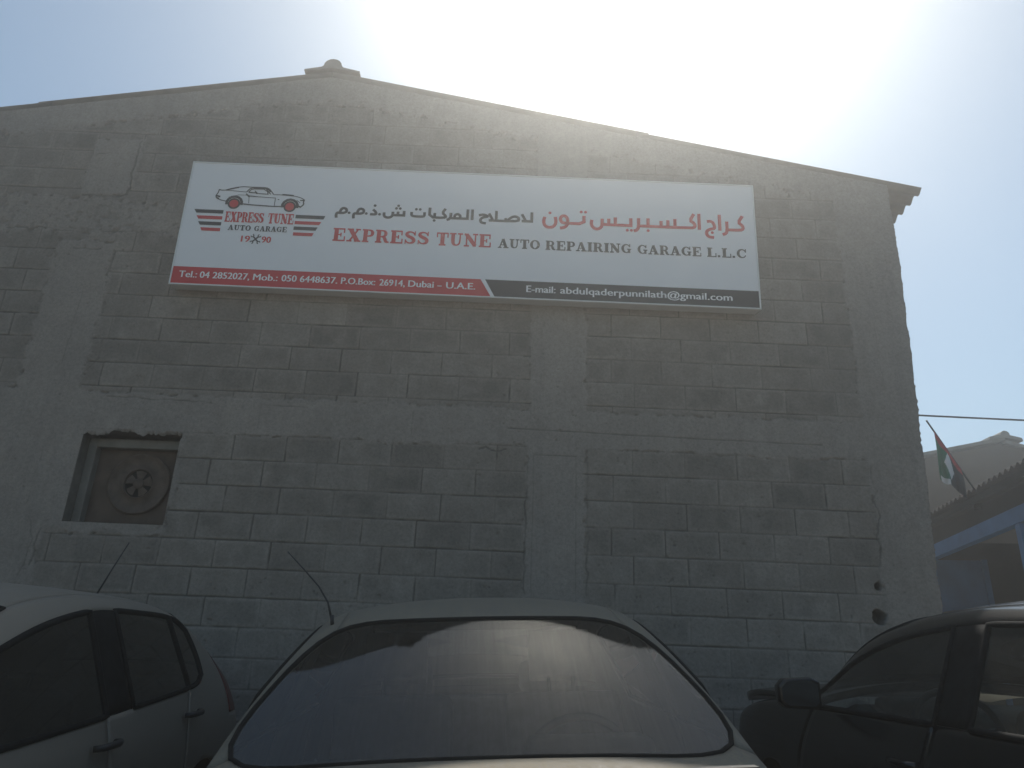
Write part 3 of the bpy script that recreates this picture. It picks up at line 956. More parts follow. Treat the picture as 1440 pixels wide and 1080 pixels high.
    g([(2.688, .728), (2.793, .732), (2.799, .760), (2.771, .780), (2.734, .768), (2.704, .735)], 1)
    g([(2.822, .802), (2.852, .742)], 0)
    g([(2.905, .824), (2.905, .735), (2.822, .735)], 0)
    f.build("arabic_lettering", BLK)
    f = Flat(0.0012)
    w = .0275
    g([(3.014, .786), (3.005, .753), (3.008, .716), (3.025, .692), (3.056, .683), (3.087, .693), (3.105, .720), (3.107, .758), (3.101, .790)], 2, False, w)
    g([(3.142, .684), (3.180, .690), (3.204, .718), (3.207, .764), (3.195, .795), (3.173, .807), (3.150, .795), (3.143, .768), (3.154, .741), (3.180, .733), (3.342, .733), (3.342, .812)], 1, False, w)
    dots(((3.056, .827), (3.318, .849), (3.354, .849)), .0135)
    f.build("arabic_lettering", RED)
    f = Flat(0.0012)
    dots(((3.704, .690), (3.738, .690), (3.878, .694)), .0135)
    g([(3.408, .776), (3.402, .738), (3.414, .706), (3.442, .687), (3.473, .694), (3.494, .722), (3.494, .792)], 2, False, w)
    g([(3.494, .736), (3.734, .736), (3.734, .808)], 0, False, w)
    g([(3.549, .736), (3.549, .796)], 0, False, w)
    g([(3.604, .736), (3.604, .810)], 0, False, w)
    g([(3.757, .686), (3.785, .695), (3.799, .726), (3.799, .812)], 1, False, w)
    g([(3.799, .737), (4.240, .737), (4.272, .750), (4.266, .784), (4.230, .810), (4.264, .876)], 1, False, w)
    for x, h in ((3.878, .814), (3.987, .794), (4.044, .804), (4.103, .818)):
        g([(x, .737), (x, h)], 0, False, w)
    g([(4.306, .880), (4.306, .724)], 0, False, w)
    f.build("arabic_lettering", RED)
    f = Flat(0.0012)
    dots(((4.413, .702),), .0135)
    g([(4.372, .808), (4.409, .813), (4.430, .788), (4.436, .742), (4.398, .736), (4.368, .717), (4.364, .683), (4.383, .659), (4.426, .655)], 2, False, w)
    g([(4.478, .880), (4.478, .724)], 0, False, w)
    g([(4.498, .687), (4.527, .698), (4.538, .728), (4.538, .816)], 1, False, w)
    g([(4.538, .736), (4.648, .736), (4.674, .750), (4.668, .783), (4.634, .811), (4.672, .876)], 1, False, w)
    f.build("arabic_lettering", RED)
build_sign_art()

# ------------------------------------------------------------------ cars
def car_frame(name, label, cat, x, y, heading, pitch=None, roll_extra=0.0, lift=0.0):
    """local axes: s runs from the nose back (+x), y to the car's right-hand looking back, z up; heading = world angle of +s"""
    root = empty(name, label, cat, group="cars parked at the garage wall")
    f = Vector((math.cos(heading), math.sin(heading), 0))
    l = Vector((-f.y, f.x, 0))
    gxx, gyy = 0.03, 0.05
    ez = Vector((-gxx, -gyy, 1)).normalized()
    ex = (f - ez * f.dot(ez)).normalized()
    ey = ez.cross(ex)
    if roll_extra:
        rt = Matrix.Rotation(roll_extra, 3, ex)
        ey, ez = rt @ ey, rt @ ez
    root.matrix_world = Matrix(((ex.x, ey.x, ez.x, x), (ex.y, ey.y, ez.y, y), (ex.z, ey.z, ez.z, gz(x, y) + lift), (0, 0, 0, 1)))
    return root

def build_body(root, cols, label_of, wheels, wheel_r, mats, crease=(), sub=3):
    """cols: for each station a list of 9 points (s, halfwidth, height) from sill to centreline"""
    bm = bmesh.new()
    cr = bm.edges.layers.float.new("crease_edge")
    grid = {}
    for i, c in enumerate(cols):
        for j, (s, y, z) in enumerate(c):
            if j == 8:
                grid[i, j, 1] = grid[i, j, -1] = bm.verts.new((s, 0, z))
            else:
                for sg in (1, -1):
                    grid[i, j, sg] = bm.verts.new((s, sg * y, z))
    labels = []
    def lab(nm):
        if nm not in labels:
            labels.append(nm)
        return labels.index(nm)
    for i in range(len(cols) - 1):
        for j in range(8):
            for sg in (1, -1):
                q = [grid[i, j, sg], grid[i + 1, j, sg], grid[i + 1, j + 1, sg], grid[i, j + 1, sg]]
                fc = bm.faces.new(q if sg < 0 else q[::-1])
                nm = label_of(i, j)
                if nm in ('door_f', 'door_r', 'win_f', 'win_r', 'headlight', 'tail_light', 'quarter', 'trim'):
                    nm += '+' if sg > 0 else '-'
                fc.material_index = lab(nm)
                fc.smooth = True
    for i, rev in ((0, False), (len(cols) - 1, True)):
        for j in range(7):
            q = [grid[i, j, 1], grid[i, j + 1, 1], grid[i, j + 1, -1], grid[i, j, -1]]
            fc = bm.faces.new(q[::-1] if rev else q)
            fc.material_index = lab('body')
            fc.smooth = True
        fc = bm.faces.new([grid[i, 7, 1], grid[i, 8, 1], grid[i, 7, -1]][::1 if not rev else -1])
        fc.material_index = lab('body')
        fc.smooth = True
    bmesh.ops.recalc_face_normals(bm, faces=bm.faces)
    for (i0, j0, i1, j1, val) in crease:
        for sg in (1, -1):
            a, b = grid[i0, j0, sg], grid[i1, j1, sg]
            e = bm.edges.get((a, b))
            if e:
                e[cr] = val
    me = bpy.data.meshes.new("cage")
    bm.to_mesh(me)
    bm.free()
    for _ in labels:
        me.materials.append(None)
    ob = bpy.data.objects.new("cage", me)
    COL.objects.link(ob)
    sm = ob.modifiers.new("s", 'SUBSURF')
    sm.levels = sm.render_levels = sub
    bpy.context.view_layer.update()
    ev = bpy.data.meshes.new_from_object(ob.evaluated_get(bpy.context.evaluated_depsgraph_get()))
    bpy.data.objects.remove(ob)
    co = np.zeros(len(ev.vertices) * 3)
    ev.vertices.foreach_get("co", co)
    co = co.reshape(-1, 3)
    faces = [tuple(p.vertices) for p in ev.polygons]
    fl = np.array([p.material_index for p in ev.polygons])
    # cut the wheel arches
    keep = np.ones(len(faces), bool)
    for ws, wz in wheels:
        d = np.hypot(co[:, 0] - ws, co[:, 2] - wz)
        low = (np.abs(co[:, 1]) > 0.45) & (co[:, 2] < wz + wheel_r + 0.02)
        inside = (d < wheel_r) & low
        for k, fc in enumerate(faces):
            if keep[k] and all(inside[v] for v in fc):
                keep[k] = False
        used = set(v for k, fc in enumerate(faces) if keep[k] for v in fc)
        for v in np.nonzero(inside)[0]:
            if v in used and d[v] > 1e-6:
                ang = math.atan2(co[v, 2] - wz, co[v, 0] - ws)
                co[v, 0] = ws + wheel_r * math.cos(ang)
                co[v, 2] = wz + wheel_r * math.sin(ang)
    out = {}
    for li, nm in enumerate(labels):
        out[nm] = [faces[k] for k in range(len(faces)) if keep[k] and fl[k] == li]
    bpy.data.meshes.remove(ev)
    return co, out

def submesh(co, faces):
    ids = sorted(set(v for f in faces for v in f))
    mp = {v: k for k, v in enumerate(ids)}
    return co[ids].copy(), [tuple(mp[v] for v in f) for f in faces]

def boundary(faces):
    cnt = {}
    for f in faces:
        for a, b in zip(f, f[1:] + f[:1]):
            k = (min(a, b), max(a, b))
            cnt[k] = cnt.get(k, 0) + 1
    ed = [k for k, c in cnt.items() if c == 1]
    nb = {}
    for a, b in ed:
        nb.setdefault(a, []).append(b)
        nb.setdefault(b, []).append(a)
    loops, seen = [], set()
    for st in nb:
        if st in seen:
            continue
        lp, cur, prev = [st], nb[st][0], st
        seen.add(st)
        while cur != st and cur not in seen:
            lp.append(cur)
            seen.add(cur)
            nx = [q for q in nb[cur] if q != prev]
            prev, cur = cur, (nx[0] if nx else st)
        loops.append(lp)
    return loops, nb

def panel(name, co, faces, mat, parent, gap=0.0, thick=0.0, inset=0.0):
    v, f = submesh(co, faces)
    loops, nb = boundary(f)
    if gap:
        link_ = {}
        for q in f:
            for a in q:
                link_.setdefault(a, set()).update(q)
        new = v.copy()
        for a in nb:
            inner = [b for b in link_[a] if b not in nb]
            if not inner:
                inner = [b for b in link_[a] if b != a]
            d = np.mean(v[inner], 0) - v[a]
            L = np.linalg.norm(d)
            if L > 1e-6:
                new[a] = v[a] + d / L * min(gap, L * 0.6)
        v = new
    o = mesh_obj(name, v, f, mat, parent, True)
    if thick:
        s = o.modifiers.new("thick", 'SOLIDIFY')
        s.thickness = thick
        s.offset = -1
    return o, [[v[k] for k in lp] for lp in loops]

def seal(loops, parent, r=0.009, mat=None, name="window_seal"):
    b = MB()
    for lp in loops:
        if len(lp) > 6:
            b.ring(lp[::2] if len(lp) > 60 else lp, r, 6)
    return b.build(name, mat or M['rubber'], parent, True)

def add_wheel(root, s, y, z, r, w, side):
    b = MB()
    T = Matrix.Translation((s, y, z))
    prof = [(r * 0.66, -w / 2), (r * 0.86, -w / 2 - .004), (r * 0.97, -w * 0.42), (r, -w * 0.30), (r, w * 0.30), (r * 0.97, w * 0.42), (r * 0.86, w / 2 + .004), (r * 0.66, w / 2)]
    b.lathe(prof, 40, T)
    wheel = b.build("wheel", M['rubber'], root, True)
    o = side * w * 0.36
    b = MB()
    b.lathe([(r * 0.67, side * w / 2), (r * 0.64, o), (r * 0.60, side * w * 0.1), (r * 0.16, side * w * 0.1), (0.001, side * w * 0.1)], 40, T)
    for k in range(7):
        a = 2 * math.pi * k / 7
        Mx = T @ Matrix.Rotation(a, 4, 'Y')
        b.box(r * 0.1, r * 0.65, o - 0.012, o + 0.012, -0.028, 0.028, Mx)
    b.lathe([(r * 0.2, o), (r * 0.18, o + side * .02), (0.001, o + side * .022)], 20, T)
    b.build("rim", M['alloy'], wheel)

def add_seat(root, s, y, z, lean=0.32):
    """reclined cloth seat; the car's nose is towards -s so the back leans towards +s"""
    Mx = Matrix.Translation((s, y, z)) @ Matrix.Rotation(lean, 4, 'Y')
    b = MB()
    b.box(-0.06, 0.06, -0.25, 0.25, 0.0, 0.60, Mx)
    b.box(-0.50, 0.0, -0.25, 0.25, -0.08, 0.05, Matrix.Translation((s, y, z)))
    st = b.build("seat", M['seat'], root, True, bevel=0.045)
    b = MB()
    b.box(-0.045, 0.05, -0.135, 0.135, 0.66, 0.86, Mx)
    b.box(-0.01, 0.01, -0.06, -0.045, 0.58, 0.68, Mx).box(-0.01, 0.01, 0.045, 0.06, 0.58, 0.68, Mx)
    b.build("headrest", M['seat'], st, True, bevel=0.04)

def add_mirror(root, s, y, z, side, mat, scale=1.0):
    """door mirror: rounded shell facing back (+s) on a short foot"""
    b = MB()
    k = scale
    ring = []
    for t, wy, hz in ((-0.075, 0.35, 0.35), (-0.055, 0.78, 0.75), (0.0, 1.0, 1.0), (0.05, 1.0, 1.0), (0.056, 0.94, 0.92)):
        ring.append([(s + t * k, y + side * (0.095 * k + 0.095 * k * wy * px), z + 0.068 * k * hz * pz)
                     for px, pz in ((-1, -.7), (-.75, -1), (.7, -.9), (1, -.5), (1, .45), (.7, .9), (-.6, 1), (-1, .7))])
    vs = [p for r_ in ring for p in r_]
    fs = []
    for i in range(len(ring) - 1):
        for q in range(8):
            fs.append((i * 8 + q, i * 8 + (q + 1) % 8, (i + 1) * 8 + (q + 1) % 8, (i + 1) * 8 + q))
    fs.append(tuple(range(7, -1, -1)))
    n = len(ring) - 1
    fs.append(tuple(n * 8 + q for q in range(8)))
    b.add(vs, fs)
    b.box(s - 0.035, s + 0.035, y - 0.03, y + side * 0.03 + 0.03, z - 0.06, z - 0.02)
    mi = b.build("mirror", mat, root, True, bevel=0.004)
    x = s + 0.058 * k
    gl = [(x, y + side * (0.095 * k + 0.082 * k * px), z + 0.055 * k * pz) for px, pz in ((-1, -.7), (-.75, -1), (.7, -.9), (1, -.5), (1, .45), (.7, .9), (-.6, 1), (-1, .7))]
    mesh_obj("mirror_glass", gl, [tuple(range(8)) if side > 0 else tuple(range(7, -1, -1))], M['mirror_dark'], mi)
    return mi

def add_handle(door, s, y, z, side, mat):
    b = MB()
    pts = [(s - 0.085, y, z), (s - 0.075, y + side * 0.026, z + .002), (s - 0.03, y + side * 0.036, z + .004), (s + 0.04, y + side * 0.036, z + .006), (s + 0.08, y + side * 0.024, z + .006), (s + 0.09, y, z + .006)]
    b.tube(pts, [0.012, 0.013, 0.014, 0.014, 0.013, 0.012], 10)
    return b.build("handle", mat, door, True)

def add_underbody(root, s0, s1, wy, z0, z1, cabin):
    """floor pan with the dark sides of the cabin"""
    b = MB()
    b.box(s0, s1, -wy, wy, z0, z0 + 0.05)
    b.box(cabin[0] - 0.02, cabin[0] + 0.02, -wy, wy, z0 + 0.05, cabin[2])
    b.box(cabin[1] - 0.02, cabin[1] + 0.02, -wy, wy, z0 + 0.05, cabin[3])
    return b.build("floor_pan", M['plastic'], root)

def add_dash(root, s, wy, z, wheel_y, hump=True):
    b = MB()
    prof = [(-0.28, 0.02), (-0.10, 0.07), (0.06, 0.06), (0.14, 0.00), (0.13, -0.14), (0.05, -0.34), (-0.28, -0.3)]
    n = len(prof)
    vv = [(s + a, y, z + c) for y in (-wy, wy) for a, c in prof]
    ff = [(k, (k + 1) % n, n + (k + 1) % n, n + k) for k in range(n)] + [tuple(range(n - 1, -1, -1)), tuple(range(n, 2 * n))]
    b.add(vv, ff)
    b.box(s - 0.05, s + 0.13, wheel_y - 0.2, wheel_y + 0.2, z + 0.02, z + 0.11)
    d = b.build("dashboard", M['plastic_dusty'], root, True, bevel=0.03)
    b = MB()
    Mx = Matrix.Translation((s + 0.30, wheel_y, z - 0.02)) @ Matrix.Rotation(R(-24), 4, 'Y')
    loop = [Mx @ Vector((0, 0.185 * math.cos(a), 0.185 * math.sin(a))) for a in [2 * math.pi * k / 28 for k in range(28)]]
    b.ring(loop, 0.015, 8)
    for a in (0.1, math.pi - 0.1, -math.pi / 2):
        b.tube([Mx @ Vector((-0.03, 0, 0)), Mx @ Vector((0, 0.18 * math.cos(a), 0.18 * math.sin(a)))], 0.016, 6)
    b.tube([Mx @ Vector((-0.04, 0, 0)), Mx @ Vector((-0.25, 0, -0.02))], 0.03, 8)
    b.build("steering_wheel", M['plastic'], d, True)

def col(lo_s, lo_y, lo_z, up):
    """four side points (sill to shoulder) then five upper points (belt, window top, roof edge, roof, centre)"""
    ls = lo_s if isinstance(lo_s, (list, tuple)) else (lo_s,) * 4
    return [(ls[k], lo_y[k], lo_z[k]) for k in range(4)] + [tuple(p) for p in up]

LZ = (.22, .36, .60, .80)

def finish_car(root, co, parts, paint, glass, side_glass, spec):
    """turn the labelled patches into parts"""
    body, _ = panel("body", co, parts['body'], paint, root, 0.0, 0.012)
    if 'bonnet' in parts:
        bo, _ = panel("bonnet", co, parts['bonnet'], paint, root, 0.003, 0.034 if spec.get("bonnet_lift") else 0.012)
        if spec.get('bonnet_lift'):
            hs, hz, ang = spec['bonnet_lift']
            bo.data.transform(Matrix.Translation((hs, 0, hz)) @ Matrix.Rotation(ang, 4, 'Y') @ Matrix.Translation((-hs, 0, -hz)))
    if 'roof' in parts:
        panel("roof", co, parts['roof'], paint, root, 0.0015, 0.012)
    if 'boot' in parts:
        panel("boot_lid", co, parts['boot'], paint, root, 0.003, 0.012)
    ws, lp = panel("windscreen", co, parts['windscreen'], glass, root)
    seal(lp, ws, spec.get('screen_seal', 0.008))
    rw, lp = panel("rear_window", co, parts['rear'], side_glass, root)
    seal(lp, rw, 0.011)
    for sg in '+-':
        for nm in ('door_f', 'door_r'):
            if nm + sg in parts:
                d, _ = panel("door", co, parts[nm + sg], paint, root, 0.0035, 0.012)
                h = spec['handles'][nm]
                side = 1 if sg == '+' else -1
                add_handle(d, h[0], side * h[1], h[2], side, spec.get('handle_mat', paint))
        for nm in ('win_f', 'win_r', 'quarter'):
            if nm + sg in parts:
                w, lp = panel("side_window", co, parts[nm + sg], side_glass, root)
                seal(lp, w, spec.get('seal_r', 0.010))
        if 'trim' + sg in parts:
            panel("pillar_trim", co, parts['trim' + sg], M['rubber'], root, 0, 0.008)
        if 'headlight' + sg in parts:
            panel("headlight", co, parts['headlight' + sg], M['lens_clear'], root, 0.004, 0.01)
        if 'tail_light' + sg in parts:
            panel("tail_light", co, parts['tail_light' + sg], M['lens_red'], root, 0.004, 0.01)
    return body

# ---- the dusty silver sedan facing the camera
def build_sedan():
    root = car_frame("sedan", "dust-covered silver sedan facing the viewer in the middle, its streaked windscreen under the sign", "car", 0.09, 1.15, R(92.4), roll_extra=R(-1.6))
    W_ = (.74, .83, .865, .86)
    up = lambda a: a
    C = [
        col((.10, .03, .0, .04), (.50, .56, .58, .58), (.26, .38, .52, .62), [(.08, .55, .68), (.10, .48, .70), (.11, .42, .71), (.10, .22, .725), (.09, 0, .73)]),
        col((.16, .12, .10, .13), (.70, .76, .78, .76), (.24, .37, .55, .68), [(.18, .70, .745), (.20, .60, .765), (.21, .52, .775), (.20, .26, .80), (.19, 0, .805)]),
        col(.55, (.73, .82, .86, .85), LZ, [(.55, .79, .825), (.55, .70, .842), (.55, .60, .855), (.53, .30, .888), (.52, 0, .90)]),
        col(1.00, (.74, .83, .865, .86), LZ, [(1.05, .815, .868), (1.03, .74, .872), (1.02, .67, .880), (.96, .33, .935), (.93, 0, .953)]),
        col((1.20, 1.20, 1.20, 1.22), W_, LZ, [(1.40, .838, .882), (1.375, .828, .890), (1.34, .810, .914), (1.185, .42, .960), (1.125, 0, .972)]),
        col(1.62, W_, LZ, [(1.64, .825, .930), (1.63, .725, 1.120), (1.60, .682, 1.132), (1.48, .345, 1.160), (1.438, 0, 1.165)]),
        col(2.00, W_, LZ, [(1.93, .815, .94), (1.93, .630, 1.290), (1.87, .540, 1.327), (1.785, .29, 1.333), (1.752, 0, 1.336)]),
        col(2.34, W_, LZ, [(2.34, .815, .945), (2.34, .645, 1.345), (2.28, .575, 1.390), (2.26, .30, 1.428), (2.26, 0, 1.438)]),
        col(2.42, W_, LZ, [(2.42, .815, .948), (2.42, .645, 1.347), (2.42, .575, 1.388), (2.42, .30, 1.432), (2.42, 0, 1.442)]),
        col(2.85, W_, LZ, [(2.88, .815, .955), (2.86, .640, 1.340), (2.86, .575, 1.385), (2.86, .30, 1.425), (2.86, 0, 1.435)]),
        col(3.05, W_, LZ, [(3.22, .81, .965), (3.12, .625, 1.310), (3.14, .56, 1.355), (3.22, .30, 1.385), (3.24, 0, 1.392)]),
        col(3.48, W_, LZ, [(3.48, .80, .975), (3.40, .68, 1.15), (3.46, .62, 1.18), (3.56, .32, 1.20), (3.59, 0, 1.205)]),
        col(3.72, (.74, .83, .86, .85), LZ, [(3.70, .79, .985), (3.70, .725, 1.00), (3.74, .67, 1.01), (3.88, .35, 1.03), (3.92, 0, 1.035)]),
        col(4.15, (.72, .81, .84, .83), LZ, [(4.15, .77, .97), (4.16, .70, .985), (4.17, .60, .992), (4.20, .30, 1.00), (4.20, 0, 1.005)]),
        col((4.30, 4.34, 4.34, 4.32), (.66, .74, .76, .75), (.26, .40, .60, .78), [(4.30, .70, .90), (4.29, .62, .92), (4.29, .54, .93), (4.29, .28, .94), (4.29, 0, .945)]),
    ]
    def lab(i, j):
        if j >= 6 and 4 <= i <= 5: return 'windscreen'
        if j >= 6 and 10 <= i <= 11: return 'rear'
        if j >= 5 and 1 <= i <= 3: return 'bonnet'
        if j >= 5 and 12 <= i <= 12: return 'boot'
        if j >= 6 and 6 <= i <= 9: return 'roof'
        if j == 4 and 5 <= i <= 6: return 'win_f'
        if j == 4 and 8 <= i <= 9: return 'win_r'
        if j == 4 and i == 7: return 'trim'
        if 1 <= j <= 3 and 4 <= i <= 7 and i != 7: return 'door_f'
        if 1 <= j <= 3 and 7 <= i <= 9: return 'door_r'
        if j == 3 and i == 0: return 'headlight'
        if j == 3 and i == 13: return 'tail_light'
        return 'body'
    cr = [(i, 4, i + 1, 4, .55) for i in range(4, 12)] + [(i, 6, i + 1, 6, 1) for i in range(4, 6)] + [(i, 5, i + 1, 5, .5) for i in range(4, 12)]
    cr += [(4, 6, 4, 7, 1), (4, 7, 4, 8, 1), (6, 6, 6, 7, 1), (6, 7, 6, 8, 1)]
    wh = [(.80, .33), (3.42, .33)]
    co, parts = build_body(root, C, lab, wh, .355, None, cr)
    finish_car(root, co, parts, M['paint_tan'], M['glass_dusty'], M['glass_clear'], {'handles': {'door_f': (2.18, .852, .80), 'door_r': (3.0, .852, .81)}})
    for s, z in wh:
        for sd in (1, -1):
            add_wheel(root, s, sd * .745, z - .025, .305, .195, sd)
    add_underbody(root, .3, 4.2, .72, .20, .2, (1.15, 3.62, .93, .95))
    add_dash(root, 1.52, .58, .86, -.33)
    add_seat(root, 2.30, -.36, .47)
    add_seat(root, 2.30, .36, .47)
    b = MB().box(3.0, 3.14, -.62, .62, .45, 1.0, Matrix.Translation((3.05, 0, .4)) @ Matrix.Rotation(.3, 4, 'Y') @ Matrix.Translation((-3.05, 0, -.4)))
    b.box(2.55, 3.05, -.62, .62, .36, .50)
    b.box(3.40, 3.62, -.60, .60, .90, .97)
    rs = b.build("rear_bench", M['seat'], root, True, bevel=.04)
    for yy in (-.36, .36):
        MB().box(3.26, 3.36, yy - .13, yy + .13, .98, 1.15).build("headrest", M['seat'], rs, True, bevel=.04)
    # grille, lower intake, plate recess
    b = MB()
    for k in range(5):
        b.box(-.012, .05, -.34, .34, .50 + k * .03, .512 + k * .03)
    b.build("grille", M['plastic'], root)
    MB().box(.0, .07, -.45, .45, .33, .40).build("air_intake", M['plastic'], root, bevel=.01)
    # whip aerial at the top of the left-hand screen pillar
    b = MB()
    p0 = Vector((2.02, .565, 1.362))
    b.tube([p0 + Vector((0, 0, -.03)), p0 + Vector((.005, .022, .05)), p0 + Vector((.02, .062, .11)), p0 + Vector((.04, .125, .175)), p0 + Vector((.06, .20, .25))], [.005, .0036, .0033, .003, .0026], 6)
    b.tube([p0 + Vector((-.004, 0, -.035)), p0 + Vector((.001, .003, .002))], .007, 8)
    b.build("aerial", M['plastic'], root, True)
build_sedan()

# ---- pale hatchback on the left
def build_hatchback():
    root = car_frame("hatchback", "dusty grey hatchback at the left edge, parked below the exhaust fan", "car", -2.31, 1.12, R(90))
    W_ = (.73, .82, .85, .845)
    C = [
        col((.10, .03, .0, .03), (.50, .56, .58, .57), (.26, .38, .52, .62), [(.06, .54, .70), (.08, .47, .73), (.09, .40, .74), (.08, .22, .75), (.07, 0, .755)]),
        col((.16, .12, .10, .12), (.68, .75, .77, .75), (.24, .37, .56, .70), [(.15, .68, .79), (.17, .58, .82), (.18, .50, .83), (.17, .26, .85), (.16, 0, .855)]),
        col(.45, (.71, .80, .84, .83), LZ, [(.45, .78, .86), (.45, .69, .895), (.45, .60, .91), (.43, .30, .94), (.42, 0, .95)]),
        col(.80, (.72, .81, .85, .84), LZ, [(.82, .79, .895), (.79, .72, .94), (.77, .65, .96), (.72, .33, .995), (.70, 0, 1.005)]),
        col((1.05, 1.05, 1.05, 1.05), W_, LZ, [(1.10, .795, .905), (1.02, .745, .965), (.98, .715, .99), (.86, .38, 1.03), (.82, 0, 1.04)]),
        col(1.45, W_, LZ, [(1.50, .795, .915), (1.50, .705, 1.16), (1.42, .655, 1.21), (1.30, .34, 1.265), (1.26, 0, 1.28)]),
        col(1.90, W_, LZ, [(1.92, .795, .935), (1.92, .672, 1.315), (1.84, .60, 1.375), (1.74, .30, 1.425), (1.70, 0, 1.435)]),
        col(2.32, W_, LZ, [(2.34, .795, .957), (2.32, .660, 1.375), (2.28, .59, 1.43), (2.26, .30, 1.475), (2.26, 0, 1.485)]),
        col(2.44, W_, LZ, [(2.46, .795, .966), (2.42, .660, 1.380), (2.42, .59, 1.434), (2.42, .30, 1.48), (2.42, 0, 1.49)]),
        col(2.90, W_, LZ, [(2.96, .795, 1.000), (2.92, .660, 1.372), (2.92, .59, 1.428), (2.92, .30, 1.478), (2.92, 0, 1.488)]),
        col(3.02, W_, LZ, [(3.12, .793, 1.014), (3.05, .660, 1.366), (3.06, .59, 1.42), (3.1, .30, 1.472), (3.1, 0, 1.482)]),
        col(3.36, W_, (.22, .36, .62, .83), [(3.39, .785, 1.036), (3.31, .652, 1.335), (3.36, .58, 1.385), (3.46, .30, 1.445), (3.48, 0, 1.455)]),
        col(3.72, (.72, .82, .85, .84), (.24, .38, .64, .87), [(3.70, .775, 1.06), (3.62, .665, 1.22), (3.68, .60, 1.26), (3.80, .32, 1.30), (3.83, 0, 1.31)]),
        col((4.02, 4.04, 4.03, 3.98), (.70, .79, .81, .80), (.24, .38, .64, .86), [(3.93, .73, 1.02), (3.90, .68, 1.07), (3.92, .60, 1.09), (4.00, .32, 1.11), (4.02, 0, 1.115)]),
        col((4.16, 4.20, 4.18, 4.10), (.58, .64, .66, .65), (.28, .40, .62, .84), [(4.05, .60, .96), (4.03, .55, 1.00), (4.04, .48, 1.01), (4.08, .26, 1.02), (4.09, 0, 1.025)]),
    ]
    def lab(i, j):
        if j >= 6 and 4 <= i <= 5: return 'windscreen'
        if j >= 6 and 11 <= i <= 12: return 'rear'
        if j >= 5 and 1 <= i <= 3: return 'bonnet'
        if j >= 6 and 6 <= i <= 10: return 'roof'
        if j == 4 and 5 <= i <= 6: return 'win_f'
        if j == 4 and 8 <= i <= 9: return 'win_r'
        if j == 4 and i == 10: return 'quarter'
        if j == 4 and i == 7: return 'trim'
        if 1 <= j <= 3 and 4 <= i <= 7 and i != 7: return 'door_f'
        if 1 <= j <= 3 and 7 <= i <= 9: return 'door_r'
        if 3 <= j <= 3 and i == 0: return 'headlight'
        if j in (3, 4) and i == 12: return 'tail_light'
        return 'body'
    cr = [(i, 4, i + 1, 4, .6) for i in range(4, 11)] + [(i, 5, i + 1, 5, .55) for i in range(4, 11)] + [(i, 6, i + 1, 6, .4) for i in range(4, 6)]
    cr += [(11, 4, 11, 5, .6)]
    wh = [(.75, .32), (3.32, .32)]
    co, parts = build_body(root, C, lab, wh, .35, None, cr)
    finish_car(root, co, parts, M['paint_silver'], M['glass_dark'], M['glass_dark'], {'handles': {'door_f': (2.22, .835, .86), 'door_r': (3.10, .832, .90)}, 'handle_mat': M['plastic'], 'seal_r': .013})
    for s, z in wh:
        for sd in (1, -1):
            add_wheel(root, s, sd * .735, z - .02, .30, .185, sd)
            if sd > 0:
                pass
    add_underbody(root, .3, 4.0, .70, .20, .2, (.95, 3.95, .9, .9))
    add_dash(root, 1.25, .64, .90, -.36)
    add_seat(root, 2.20, -.35, .48)
    add_seat(root, 2.20, .35, .48)
    b = MB().box(2.95, 3.07, -.60, .60, .50, 1.08).box(2.5, 3.0, -.60, .60, .36, .50)
    b.build("rear_bench", M['seat'], root, True, bevel=.04)
    add_mirror(root, 1.16, -.80, .965, -1, M['plastic'])
    add_mirror(root, 1.16, .80, .965, 1, M['plastic'])
    b = MB()
    for k in range(4):
        b.box(-.012, .05, -.30, .30, .50 + k * .03, .512 + k * .03)
    b.build("grille", M['plastic'], root)
    b = MB()
    p0 = Vector((3.58, .0, 1.438))
    b.tube([p0, p0 + Vector((.05, -.055, .18)), p0 + Vector((.10, -.115, .36))], [.006, .0042, .0035], 6)
    b.tube([p0 + Vector((-.012, .004, -.02)), p0 + Vector((.004, -.004, .022))], .017, 10)
    b.build("aerial", M['plastic'], root, True)
    b = MB()
    b.tube([(4.16, -.60, .50), (4.22, -.3, .51), (4.235, 0, .51), (4.22, .3, .51), (4.16, .60, .50)], .035, 8)
    b.build("bumper_strip", M['plastic_dusty'], root, True)
build_hatchback()

